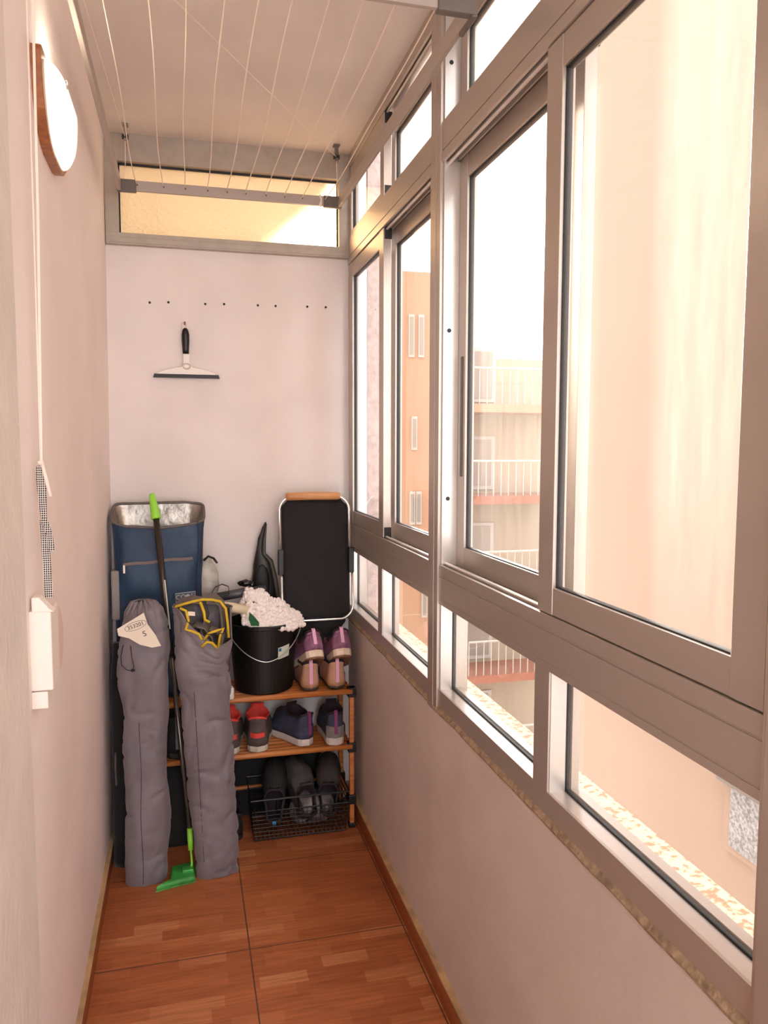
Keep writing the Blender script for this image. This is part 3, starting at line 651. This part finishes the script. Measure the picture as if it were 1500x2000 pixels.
shoe('dark_shoe', 'black shoe with a blue heel pull tipped up in the wire basket', 'dark shoes on the bottom tier', (.32, 2.93, .03), (R(62), 0, R(-8)), dk, darkl, dk, mat('blue_pull', (70, 150, 200), .6), L=.25, W=.10, H=.10, sh=.02)
shoe('dark_shoe', 'black shoe with white laces on the floor left of the wire basket', 'dark shoes on the bottom tier', (.165, 2.88, 0), (0, 0, R(8)), dk, darkl, dk2, dk, L=.26, W=.10, H=.09, sh=.022, laces=offw)
shoe('dark_shoe', 'black shoe on the floor behind the open grey bag, mostly hidden by it', 'dark shoes on the bottom tier', (.075, 2.885, 0), (0, 0, R(-4)), dk, darkl, dk2, dk, L=.26, W=.10, H=.09, sh=.022)
shoe('dark_shoe', 'black boot on the middle tier seen between the two grey bags', 'dark shoes between the bags', (-.04, 2.89, ZM), (0, 0, R(4)), dk, darkl, dk2, greyh, L=.27, W=.11, H=.14, sh=.024)

# ------------------------------------------------------------------ white tub on the top tier
q = MB(); q.loft([[(.150+(.020 if z else 0)*0+.018*math.copysign(abs(math.cos(a))**.5, math.cos(a))*s_, 2.885+.022*math.copysign(abs(math.sin(a))**.5, math.sin(a))*s_, ZT+z) for a in [2*math.pi*k/24 for k in range(24)]] for z, s_ in ((0, .9), (.006, 1), (.034, 1), (.042, .85), (.044, .5))])
tag(q.build('plastic_tub', whitep, smooth=True), 'small white rounded plastic tub on the top tier left of the bucket', 'tub')

# ------------------------------------------------------------------ bucket
BC = (.290, 2.998)
t = empty('bucket', (BC[0], BC[1], ZT)); tag(t, 'black plastic bucket with wire handle and white sticker on the top tier', 'bucket')
prof = [(.108, 0), (.112, .004), (.118, .08), (.126, .18), (.133, .250), (.134, .252), (.140, .254), (.1405, .264), (.136, .268), (.132, .262), (.128, .25), (.118, .12), (.108, .012)]
MB().lathe(prof, (BC[0], BC[1], ZT), 56, True, True).build('body', blackp, t, smooth=False)
def bailp(s_):  # s_ 0..1 along the hanging handle
    a = lerp(-1, 1, s_)
    ang = a*R(76)
    rr = lerp(.126, .148, abs(a)**1.5)
    drop = .118*(1-abs(a)**1.7)
    return (BC[0]+math.sin(ang)*rr*1.0, BC[1]-math.cos(ang)*rr*1.0-.003, ZT+.250-drop)
q = MB(); q.tube([bailp(k/40) for k in range(41)], .0022, 8); q.build('wire_handle', steel, t, smooth=True)
for s_ in (0, 1):
    p = bailp(s_); MB().ball(p, .010, 2, (.7, .7, 1.2)).build('handle_lug', blackp, t, smooth=True)
# sticker bent round the wall
def bk(ang, z, e=.0006):
    rr = interp([(0, .108), (.08, .118), (.18, .126), (.25, .133)], z)[0]+e
    return (BC[0]+math.sin(ang)*rr, BC[1]-math.cos(ang)*rr, ZT+z)
q = MB(); q.loft([[bk(R(20+24*i/8), .135+.045*j+.008*i/8, .0008) for i in range(9)] for j in (0, .5, 1)], False); st = q.build('sticker', mat('sticker', (206, 214, 196), .5), t, solid=.0006)
q = MB(); q.loft([[bk(R(21+5*i/3), .166+.012*j, .0016) for i in range(4)] for j in (0, 1)], False); q.build('blue_mark', mat('sticker_blue', (40, 110, 140), .5), st, solid=.0006)

# white chenille mop head lying in the bucket
t = empty('chenille_mop', (.33, 2.95, .84)); tag(t, 'white chenille mop head heaped in the black bucket with a cream handle', 'mop')
q = MB(); tri = [(.205, 2.93, .885), (.235, 2.95, .965), (.29, 2.94, .935), (.42, 2.93, .845), (.33, 2.89, .835), (.21, 2.90, .835)]
rnd = random.Random(3)
def inside(x, z):
    top = interp([(.20, .895), (.235, .955), (.275, .945), (.34, .905), (.42, .850), (.435, .835)], x)[0]
    bot = interp([(.20, .84), (.30, .815), (.38, .812), (.435, .826)], x)[0]
    return bot, top
for k in range(620):
    x = rnd.uniform(.205, .432); b0, t0 = inside(x, 0); s_ = rnd.random(); z = lerp(b0, t0, s_)
    y = lerp(2.878, 3.0, s_**1.1)+rnd.uniform(-.006, .006)
    q.ball((x, y, z), rnd.uniform(.0085, .0125), 1, (1, 1, rnd.uniform(.8, 1.2)))
q.build('chenille', chen, t, smooth=True)
q = MB(); q.prism([(.200, .865), (.215, .880), (.426, .835), (.420, .822), (.3, .80), (.21, .82)], 'y', 2.915, 2.99); q.build('backing', mat('mop_backing', (214, 200, 190), .9), t)
q = MB(); q.tube([(.225, 2.93, .882), (.17, 2.915, .896), (.125, 2.90, .905)], [.017, .019, .021], 14); q.build('handle', mat('cream_handle', (226, 212, 180), .5), t, smooth=True)
q = MB(); q.prism([(.228, .885), (.245, .868), (.262, .845), (.262, .832), (.232, .835), (.225, .86)], 'y', 2.866, 2.876); tag(q.build('green_rag', greencl), 'small dark green rag tucked under the white chenille mop', 'rag')
q = MB(); q.tube([(.10, 3.02, .915), (.20, 3.03, .928), (.305, 3.05, .935)], [.017, .018, .019], 14)
o = q.build('umbrella', dgrey, smooth=True); tag(o, 'rolled dark grey umbrella lying behind the white mop head', 'umbrella')
MB().ribbon([(.09, 3.0, .93), (.11, 2.985, .965), (.135, 2.98, .975), (.158, 2.985, .965), (.163, 2.99, .935), (.14, 3.0, .925)], (.1, 1, 0), .016, .002).build('wrist_strap', blackf, o)
q = MB(); q.ball((.225, 3.05, .963), .020, 3, (1.5, .8, .62)); q.ball((.252, 3.05, .958), .012, 2, (1.2, .8, .9)); q.warp(lambda p: p+Vector((1, 1, 1))*.006*noise.noise(p*60))
tag(q.build('pouch', mat('glossy_black', (20, 18, 18), .2), smooth=True), 'crumpled glossy black pouch poking up behind the dark umbrella', 'pouch')

# ------------------------------------------------------------------ swim fins
t = empty('swim_fin', (.31, 3.11, ZT)); tag(t, 'black swim fin standing upright against the back wall', 'swim fin')
tab = [(.561, .310, .055, .020), (.80, .312, .056, .022), (.93, .308, .052, .024), (1.02, .306, .042, .022), (1.055, .300, .030, .016), (1.075, .291, .014, .008), (1.12, .295, .012, .006), (1.16, .305, .009, .005), (1.195, .316, .003, .003)]
rings = []
for k in range(30):
    z = lerp(.561, 1.195, k/29); c, hw, d = interp(tab, z)
    rings.append([(c+hw*math.cos(a), 3.118+d*math.sin(a)-.0, z) for a in [2*math.pi*j/20 for j in range(20)]])
MB().loft(rings).build('blade', fin, t, smooth=True)
q = MB(); q.tube([(.318, 3.106, 1.19), (.309, 3.105, 1.12), (.306, 3.10, 1.07), (.333, 3.096, 1.04), (.349, 3.094, .97), (.360, 3.094, .88), (.362, 3.094, .80)], [.002, .006, .008, .009, .009, .009, .008], 8); q.build('side_rib', finl, t, smooth=True)
q = MB(); q.ball((.298, 3.098, .95), .03, 3, (1, .35, 2.6)); q.build('pocket_shade', mat('recess_shade', (12, 12, 12), .6), t, smooth=True)  # dark oval standing in for the shaded hollow of the open pocket

# ------------------------------------------------------------------ folded shopping basket
t = empty('folding_basket', (.5, 3.05, ZT)); tag(t, 'folded black fabric shopping basket with silver frame and wooden handle', 'basket')
def rr_(x0, x1, z0, z1, rad, y, n=8, lean=.0):
    P = []
    for cx, cz, a0 in ((x1-rad, z1-rad, 0), (x0+rad, z1-rad, 90), (x0+rad, z0+rad, 180), (x1-rad, z0+rad, 270)):
        for k in range(n+1):
            a = R(a0+90*k/n); z = cz+rad*math.sin(a); P.append((cx+rad*math.cos(a), y+lean*(z-z0), z))
    return P
LN = .10
fr = rr_(.362, .640, .815, 1.300, .055, 3.00, lean=LN)
def seg(z0, z1): return None
top = [p for p in fr if p[2] > 1.09]
# upper bail: right side up, across, left side down
up_ = sorted([p for p in top if p[0] > .5], key=lambda p: p[2])
lf_ = sorted([p for p in top if p[0] <= .5], key=lambda p: -p[2])
pts = [(.640, 3.00+LN*.27, 1.085)]+rr_(.362, .640, .815, 1.300, .055, 3.00, 8, LN)[0:18]+[(.362, 3.00+LN*.27, 1.085)]
MB().tube(pts, .0062, 10).build('frame_bail', silver, t, smooth=True)
pts = [(.3655, 3.00+LN*.2, 1.010)]+rr_(.3655, .648, .812, 1.300, .055, 3.00, 8, LN)[18:36]+[(.648, 3.00+LN*.2, 1.010)]
MB().tube(pts, .0052, 10).build('frame_hoop', silver, t, smooth=True)
q = MB(); q.tube([(.388, 3.047, 1.300), (.40, 3.047, 1.300), (.50, 3.047, 1.302), (.594, 3.047, 1.300), (.604, 3.047, 1.300)], [.013, .0155, .0165, .0155, .013], 16); q.build('handle_grip', handlew, t, smooth=True)
for x in (.3635, .6435):
    MB().box(x-.011, x+.011, 3.010, 3.034, .995, 1.095).build('clip', blackp, t, bevel=.003)
pan = []
for k in range(17):
    s_ = k/16; z = lerp(.806, 1.290, s_)
    hw0 = .372+.030*max(0, (s_-.93)/.07)**2+.03*max(0, (.05-s_)/.05)**2; hw1 = .637-.03*max(0, (s_-.93)/.07)**2-.03*max(0, (.05-s_)/.05)**2
    rg = []
    for j in range(15):
        a = j/14; x = lerp(hw0, hw1, a); bul = .010*math.sin(a*math.pi)*math.sin(s_*math.pi)+.007*noise.noise(Vector((x*14+z*6, z*7, 1)))
        rg.append((x, 3.008+LN*(z-.815)+bul, z))
    rg += [(hw1, 3.03+LN*(z-.815), z), (lerp(hw0, hw1, .5), 3.035+LN*(z-.815), z), (hw0, 3.03+LN*(z-.815), z)]
    pan.append(rg)
MB().loft(pan).build('fabric_panel', blackf, t, smooth=True)
q = MB(); q.loft([[(x, y, z) for x, y in ((.39+e, 3.02-b), (.62-e, 3.02-b), (.63-e, 3.09), (.38+e, 3.09))] for z, e, b in ((.562, .02, -.02), (.70, .01, -.01), (.775, .02, .015), (.80, .0, .012), (.812, 0, .008))])
q.build('collapsed_body', blackf, t, bevel=.006)

# ------------------------------------------------------------------ blue cooler backpack
t = empty('cooler_bag', (-.09, 3.03, ZT)); tag(t, 'open blue cooler backpack with silver lining standing on the rack by the left wall', 'cooler bag')
def sup(cx, cy, hx, hy, z, p=.35, n=40, fz=None):
    o = []
    for k in range(n):
        a = 2*math.pi*k/n; c, s_ = math.cos(a), math.sin(a)
        x = cx+hx*math.copysign(abs(c)**p, c); y = cy+hy*math.copysign(abs(s_)**p, s_)
        o.append((x, y, fz(x, y, z) if fz else z))
    return o
CB = [(.561, -.100, .148, .070), (.70, -.098, .152, .072), (.90, -.097, .155, .072), (1.08, -.096, .158, .070), (1.20, -.095, .163, .066), (1.262, -.093, .166, .070)]
def ftop(x, y, z):
    k = max(0, (z-1.15)/.11)
    return z+k*(.030*((y-3.03)/.07)-.012-.018*math.sin((x+.26)/.33*math.pi)*(1 if y < 3.03 else 0)+.008*noise.noise(Vector((x*12, y*12, 2))))
rings = []
for k in range(26):
    z = lerp(.561, 1.262, k/25); c, hx, hy = interp(CB, z)
    rg = sup(c, 3.030, hx, hy, z, .30, 56, ftop)
    rings.append([(x+.004*noise.noise(Vector((z*9, y*9, x*9))), y+(.010*noise.noise(Vector((x*9, z*8, 3)))+.004*noise.noise(Vector((x*30, z*22, 3))) if y < 3.0 else 0), zz_) for x, y, zz_ in rg])
bo = MB().loft(rings, True, True, False).build('body', blue, t, smooth=True)
side = [[(ring[k % 56][0]+.0012, ring[k % 56][1]-.0006, ring[k % 56][2]) for k in range(-7, 7)] for ring in rings]
MB().loft(side, False).build('side_panel', bluedk, t, smooth=True, solid=.001)
top = rings[-1]
MB().tube([(p[0], p[1], p[2]) for p in top], .0055, 8, True).build('rim_binding', grband, t, smooth=True)
inn = []
for dz, s_ in ((0, .985), (-.02, .95), (-.05, .90), (-.09, .85), (-.12, .80)):
    inn.append([(-.093+(p[0]+.093)*s_+.006*noise.noise(Vector((p[0]*30, dz*40, 1))), 3.03+(p[1]-3.03)*s_+.006*noise.noise(Vector((p[1]*50, dz*40+p[0]*20, 4))), p[2]+dz+.002) for p in top])
MB().loft(inn, True, False, True).build('lining', foil, t, smooth=True)
def cf(x, z):  # front surface of the bag body
    c, hx, hy = interp(CB, z); return 3.030-hy
q = MB(); P = [(lerp(-.218, .028, k/12), 0, lerp(1.066, 1.083, k/12)+.002*math.sin(k)) for k in range(13)]
q.ribbon([(x, cf(x, z)-.0035+.010*noise.noise(Vector((x*9, z*8, 3))), z) for x, _, z in P], (0, 0, 1), .011, .003); zz_ = q.build('zip', zipm, t)
q = MB(); q.box(-.219, -.211, 2.948, 2.953, 1.035, 1.066); q.build('zip_pull', mat('zip_metal', (206, 190, 176), .35, metal=.6), zz_, bevel=.001)
for x, zl, zh in ((-.238, .80, 1.22), (.046, .80, 1.22)):
    MB().tube([(x+.004*math.sin(z*12), cf(x, z)+.0015, z) for z in [lerp(zl, zh, k/14) for k in range(15)]], .0022, 6).build('seam', bluedk, t)
# side mesh pocket with pale contents, grey pocket on the other side
q = MB(); q.ball((.078, 3.02, .990), .05, 4, (.95, .8, 1.65)); q.warp(lambda p: p+Vector((1, .4, .6))*.010*noise.noise(p*26)); q.build('mesh_pocket', meshw, t, smooth=True)
q = MB(); q.tube([(.068, 2.965, 1.07), (.085, 2.97, 1.085), (.105, 2.985, 1.075), (.118, 3.0, 1.055)], .0045, 8); q.build('pocket_elastic', blackf, t, smooth=True)
q = MB(); q.loft([[(-.262+a, 2.958+b, z) for a, b in ((0, 0), (.028, -.002), (.028, .06), (0, .06))] for z in (.86, .90, 1.0, 1.045)]); q.build('side_pocket', mat('pale_grey_pocket', (150, 142, 140), .7, bump=.5, bscale=40), t, bevel=.006)
# label patch with lettering
px, pz, py = .000, .937, 2.948
q = MB(); q.prism([(px-.036, pz-.016), (px+.036, pz-.010), (px+.035, pz+.022), (px-.037, pz+.016)], 'y', py-.004, py); pt = q.build('label_patch', mat('patch_grey', (92, 104, 120), .7), t)
text_mb('CO', .024, basis((px-.017, py-.0046, pz+.002), (1, 0, .07), (0, 0, 1))).build('lettering', mat('patch_text', (206, 206, 206), .6), pt)
text_mb('L', .024, basis((px+.026, py-.0046, pz+.005), (1, 0, .07), (0, 0, 1))).build('lettering', MATS['patch_text'], pt)
q = MB(); q.prism([(px+.008+.009*math.cos(a)*(.8+.2*math.cos(2*a)), pz+.0045+.008*math.sin(a)) for a in [2*math.pi*k/16 for k in range(16)]], 'y', py-.0050, py-.004); q.build('round_emblem', MATS['patch_text'], pt)
q = MB(); q.tube([(px-.037, py-.004, pz+.016), (px+.035, py-.004, pz+.022), (px+.036, py-.004, pz-.010), (px-.036, py-.004, pz-.016)], .0012, 6, True); q.build('border', MATS['patch_text'], pt)

# ------------------------------------------------------------------ grey carry bags
def wave(p, amp=.006, f1=9, sd=0):
    c = noise.noise(Vector((p[0]*7+sd*2+p[2]*5, p[1]*7, p[2]*7-p[0]*9)))
    d = noise.noise(Vector((p[0]*10-p[2]*6+sd, p[1]*6, p[2]*9+p[0]*8)))
    crease = -1.3*math.exp(-(c/.07)**2)-.8*math.exp(-(d/.06)**2)
    return amp*(.45*crease+noise.noise(Vector((p[0]*f1+sd, p[1]*f1, p[2]*f1*.55)))+.4*noise.noise(Vector((p[0]*24, p[1]*24+sd, p[2]*16))))
def ringbag(tab, zs, lean, amp, sd, n=44, p=.75):
    out = []
    for z in zs:
        x0, x1, hy = interp(tab, z); cx = (x0+x1)/2; hx = (x1-x0)/2; cy = lean(z); rg = []
        for k in range(n):
            a = 2*math.pi*k/n; c, s_ = math.cos(a), math.sin(a)
            q_ = Vector((cx+hx*math.copysign(abs(c)**p, c), cy+hy*math.copysign(abs(s_)**p, s_), z)); w_ = wave(q_, amp, 9, sd)
            rg.append(tuple(q_+Vector((c, s_, 0))*w_))
        out.append(rg)
    return out
t = empty('chair_bag', (-.15, 2.7, 0)); tag(t, 'closed grey drawstring carry bag with paper tag leaning beside the left wall', 'carry bag')
leanL = lambda z: 2.712+.075*z
tabL = [(0, -.217, -.080, .052), (.03, -.219, -.076, .056), (.24, -.213, -.070, .056), (.50, -.220, -.070, .057), (.57, -.218, -.066, .060), (.70, -.233, -.064, .064), (.80, -.226, -.062, .064), (.88, -.214, -.066, .058), (.93, -.200, -.078, .048), (.955, -.182, -.095, .032), (.962, -.165, -.118, .018)]
zs = [0]+[lerp(.004, .95, k/130) for k in range(131)]+[.955, .960]
rg = ringbag(tabL, zs, leanL, .010, 3)
MB().loft(rg).build('bag', greybag, t, smooth=True)
q = MB()
for k in range(14):   # gathered pleats at the mouth
    a = 2*math.pi*k/14; cx, cy = -.142, leanL(.95)
    q.tube([(cx+.016*math.cos(a), cy+.012*math.sin(a), .965), (cx+.040*math.cos(a), cy+.030*math.sin(a), .957), (cx+.060*math.cos(a), cy+.046*math.sin(a), .925), (cx+.068*math.cos(a), cy+.052*math.sin(a), .885)], [.005, .007, .005, .002], 8)
q.build('gathered_mouth', greybag, t, smooth=True)
MB().ball((-.150, leanL(.96)-.012, .960), .016, 2, (1.4, .8, .6)).build('mouth_shade', blackf, t, smooth=True)  # black ball set in for the shade inside the gathered hole
def frontL(x, z):
    x0, x1, hy = interp(tabL, z); cx = (x0+x1)/2; hx = (x1-x0)/2; a = max(-1, min(1, (x-cx)/hx)); return leanL(z)-hy*(1-abs(a)**2.6)**.4
q = MB(); q.tube([(-.160+.002*math.sin(z*20), frontL(-.16, z)-.001-wave(Vector((-.16, frontL(-.16, z), z)), .010, 9, 3)*1.0, z) for z in [lerp(.01, .56, k/30) for k in range(31)]], .0013, 6); q.build('seam', mat('seam_dark', (74, 66, 72), .8), t)
q = MB(); q.tube([(-.205, 2.690, .835), (-.213, 2.683, .80), (-.212, 2.680, .77), (-.195, 2.677, .752), (-.178, 2.676, .748), (-.172, 2.677, .76), (-.178, 2.68, .79), (-.182, 2.69, .83)], .0016, 6); q.ball((-.176, 2.676, .750), .007, 1, (1.3, .8, .8)); q.build('drawcord', rubber, t, smooth=True)
# paper tag lying against the front
tg = [(-.2215, .895), (-.136, .945), (-.124, .905), (-.1, .868), (-.083, .830), (-.112, .826), (-.150, .838), (-.185, .862), (-.218, .872)]
TY = 2.690
def ty(x, z): return TY-.020-.030*(.945-z)
q = MB(); q.loft([[(x, ty(x, z), z) for x, z in tg], [(x, ty(x, z)-.0009, z) for x, z in tg]]); tgo = q.build('paper_tag', paper, t)
B = lambda x, z, ang: basis((x, ty(x, z)-.0014, z), (math.cos(R(ang)), 0, math.sin(R(ang))), (0, .03, 1))
text_mb('353201', .0185, B(-.163, .9025, 18)).build('lettering', inkm, tgo)
text_mb('S', .026, B(-.135, .874, 18)).build('lettering', inkm, tgo)
q = MB(); q.tube([(-.163+.036*math.cos(a)*math.cos(R(18))-.0135*math.sin(a)*math.sin(R(18)), ty(0, .9025)-.0012, .9025+.036*math.cos(a)*math.sin(R(18))+.0135*math.sin(a)*math.cos(R(18))) for a in [2*math.pi*k/40 for k in range(40)]], .0006, 5, True); q.build('printed_oval', inkm, tgo)

t = empty('chair_bag', (.08, 2.68, 0)); tag(t, 'open grey carry bag with yellow-edged fabric spilling from its mouth', 'carry bag')
leanR = lambda z: 2.700+.06*z
tabR = [(0, .018, .168, .052), (.03, .012, .166, .056), (.12, .006, .160, .056), (.30, -.008, .156, .056), (.45, -.016, .152, .057), (.60, -.026, .138, .058), (.66, -.030, .146, .062), (.72, -.036, .140, .064), (.80, -.040, .142, .066), (.88, -.044, .150, .068), (.96, -.046, .156, .070)]
def cut(p):   # slope the mouth: back left high, front right low
    x, y, z = p
    if z > .70:
        lim = .945-.10*max(0, min(1, (x+.02)/.12))*(1 if y < leanR(.9) else .15)-.035*(1 if y < leanR(.9) else 0)*max(0, min(1, (x+.03)/.04))
        z = .70+(z-.70)*(lim-.70)/(.96-.70)
        if x > .12 and y < leanR(.9): z += .02*min(1, (x-.12)/.03)*((z-.70)/.2)
    return (x, y, z)
zs = [0]+[lerp(.004, .96, k/130) for k in range(131)]
rg = [[cut(p) for p in ring] for ring in ringbag(tabR, zs, leanR, .011, 11)]
MB().loft(rg, True, True, False).build('bag', greybag, t, smooth=True, solid=.002)
MB().tube(rg[-1], .0035, 6, True).build('hem', mat('hem_grey', (122, 112, 116), .7), t, smooth=True)
q = MB(); q.loft([[(x*.93+.055*.07, leanR(.9)+(y-leanR(.9))*.93, z-d) for x, y, z in rg[-1]] for d in (.004, .05, .11)], True, False, True); q.build('inner_lining', greyin, t, smooth=True)  # grey inner fabric lining the mouth
def frontR(x, z):
    x0, x1, hy = interp(tabR, z); cx = (x0+x1)/2; hx = (x1-x0)/2; a = max(-1, min(1, (x-cx)/hx)); return leanR(z)-hy*(1-abs(a)**2.6)**.4
q = MB(); q.tube([(lerp(.052, .030, z/.6)-.006, frontR(.04, z)-.001-wave(Vector((.04, frontR(.04, z), z)), .011, 9, 11), z) for z in [lerp(.02, .66, k/34) for k in range(35)]], .0013, 6); q.build('seam', MATS['seam_dark'], t)
# folded fabric inside with yellow piping
c = empty('folding_chair_fabric', (.06, 2.74, .8)); tag(c, 'folded grey fabric with yellow piping inside the open carry bag', 'folding chair')
rnd = random.Random(5)
def fold(pts, wd, th=.012): return MB().ribbon(pts, (.25, 1, .15), wd, th)
folds = [([(-.028, 2.77, .955), (.02, 2.765, .965), (.055, 2.76, .958), (.07, 2.755, .90), (.05, 2.75, .84)], .07),
         ([(.060, 2.77, .968), (.095, 2.765, .972), (.122, 2.76, .945), (.128, 2.755, .88), (.12, 2.75, .80)], .065),
         ([(.0, 2.735, .86), (.03, 2.725, .885), (.065, 2.725, .875), (.09, 2.73, .84), (.10, 2.735, .79)], .05),
         ([(.02, 2.715, .845), (.05, 2.71, .85), (.075, 2.712, .83), (.06, 2.715, .79)], .035),
         ([(-.02, 2.75, .93), (-.005, 2.745, .89), (.02, 2.74, .86), (.045, 2.735, .83)], .05),
         ([(.08, 2.72, .87), (.105, 2.715, .86), (.125, 2.715, .84), (.115, 2.72, .79)], .04)]
for pts, wd in folds:
    fold(pts, wd, .007).build('fabric_fold', greyin, c, bevel=.003)
pip = [[(-.036, 2.715, .950), (-.01, 2.712, .958), (.025, 2.71, .967), (.055, 2.71, .972), (.085, 2.712, .970), (.115, 2.715, .962), (.134, 2.72, .935), (.140, 2.712, .88), (.142, 2.705, .835)],
       [(.048, 2.705, .965), (.060, 2.700, .93), (.062, 2.695, .905), (.078, 2.695, .895)],
       [(-.020, 2.70, .948), (.0, 2.698, .938), (.008, 2.695, .905), (-.002, 2.69, .875), (.018, 2.685, .870), (.042, 2.682, .858), (.050, 2.68, .84)],
       [(.058, 2.685, .838), (.075, 2.68, .86), (.10, 2.678, .868), (.124, 2.682, .874), (.112, 2.68, .85), (.106, 2.685, .81)],
       [(.050, 2.680, .815), (.068, 2.676, .832), (.085, 2.678, .826), (.10, 2.68, .808)]]
for P in pip: MB().tube(P, .0048, 8).build('piping', yellow, c, smooth=True)
MB().tube([(.0, 2.690, .905), (.03, 2.682, .885), (.07, 2.675, .858), (.135, 2.675, .858)], .0014, 6).build('cord', rubber, c)
q = MB(); q.prism([(.006, .935), (.030, .932), (.030, .918), (.006, .921)], 'y', 2.702, 2.7035); lb = q.build('care_label', paper, c)

# ------------------------------------------------------------------ flat mop
t = empty('flat_mop', (-.04, 2.66, 0)); tag(t, 'flat mop with lime green grip and dark telescopic pole leaning on the blue cooler bag', 'mop')
A = Vector((-.098, 2.925, 1.235)); Bp = Vector((-.002, 2.735, .15)); T = Vector((-.112, 2.945, 1.325))
MB().tube([A, A.lerp(Bp, .45)], .0115, 14).build('upper_pole', pole, t, smooth=True)
MB().tube([A.lerp(Bp, .45), Bp], .0085, 14).build('lower_pole', mat('pole_steel', (120, 112, 106), .25, metal=.7), t, smooth=True)
d = (A-T)
MB().tube([T, T+d*.08, T+d*.5, T+d*.93, A], [.008, .0105, .0145, .0170, .0175], 18).build('grip', greenp, t, smooth=True)
q = MB(); c0 = A.lerp(Bp, .20); c1 = A.lerp(Bp, .36); q.ribbon([c0+Vector((.007, -.0105, 0)), c1+Vector((.007, -.0105, 0))], (1, 0, 0), .005, .0008); q.build('pole_label', offw, t)
q = MB(); q.tube([Bp, Vector((-.001, 2.725, .115)), Vector((0, 2.715, .080))], [.010, .0105, .009], 12); q.tube([(0, 2.715, .085), (.003, 2.70, .04), (0, 2.69, .024)], .004, 8); q.build('joint', greenp, t, smooth=True)
q = MB(); q.loft([[(x, y, z) for x, y in ((-.116+e, 2.612+e), (.012-e, 2.642+e), (.012-e, 2.750-e), (-.068+e, 2.735-e), (-.070+e, 2.650))] for z, e in ((.006, 0), (.016, 0), (.022, .006))]); hd = q.build('head_plate', greenm, t, bevel=.003)
MB().box(-.03, .008, 2.672, 2.705, .02, .032).build('swivel', greenm, hd, bevel=.003)
q = MB(); q.loft([[(x, y, z) for x, y in ((-.119+e, 2.609+e), (.014-e, 2.639+e), (.014-e, 2.753-e), (-.070+e, 2.738-e), (-.072+e, 2.648))] for z, e in ((0, .003), (.006, 0))]); q.build('pad', mat('pad_green', (110, 190, 104), .9, noise_amt=.2, bump=1, bscale=90), hd)

# ------------------------------------------------------------------ black bag beside the left wall
t = empty('black_backpack', (-.25, 2.85, 0)); tag(t, 'limp black bag squeezed between the left wall and the closed grey bag', 'bag')
tab = [(0, -.268, -.16, .040), (.10, -.268, -.15, .036), (.35, -.268, -.14, .036), (.55, -.266, -.15, .034), (.66, -.264, -.17, .034), (.76, -.260, -.20, .034), (.80, -.255, -.22, .02)]
rg = ringbag(tab, [lerp(0, .80, k/30) for k in range(31)], lambda z: 2.842+.035*z, .005, 21, 30, .7)
rg = [[(max(p[0], -.2685), p[1], p[2]) for p in ring] for ring in rg]
MB().loft(rg).build('body', blackf, t, smooth=True)
MB().ribbon([(-.250, 2.815, .42), (-.252, 2.811, .36), (-.250, 2.813, .30)], (.5, 1, 0), .008, .003).build('strap', grband, t)

# ------------------------------------------------------------------ black soft fillers added to darken the space under the rack
def softbox(name, x0, x1, y0, y1, z1, m_, label, cat, amp=.006):
    tb = [(0, x0, x1, (y1-y0)/2), (z1*.5, x0-.002, x1+.002, (y1-y0)/2), (z1*.93, x0+.006, x1-.006, (y1-y0)/2*.9), (z1, x0+.02, x1-.02, (y1-y0)/2*.6)]
    rg = ringbag(tb, [lerp(0, z1, k/24) for k in range(25)], lambda z: (y0+y1)/2, amp, 5, 40, .4)
    o = MB().loft(rg).build(name, m_, smooth=True); tag(o, label, cat); return o
softbox('dark_filler', .17, .585, 3.09, 3.135, .29, blackf, 'flat black fabric filler added to darken the space behind the wire basket', 'bag', .003)
softbox('dark_filler', -.125, .005, 2.905, 3.05, .30, blackf, 'soft black filler added on the floor to darken the gap between the two grey bags', 'bag')
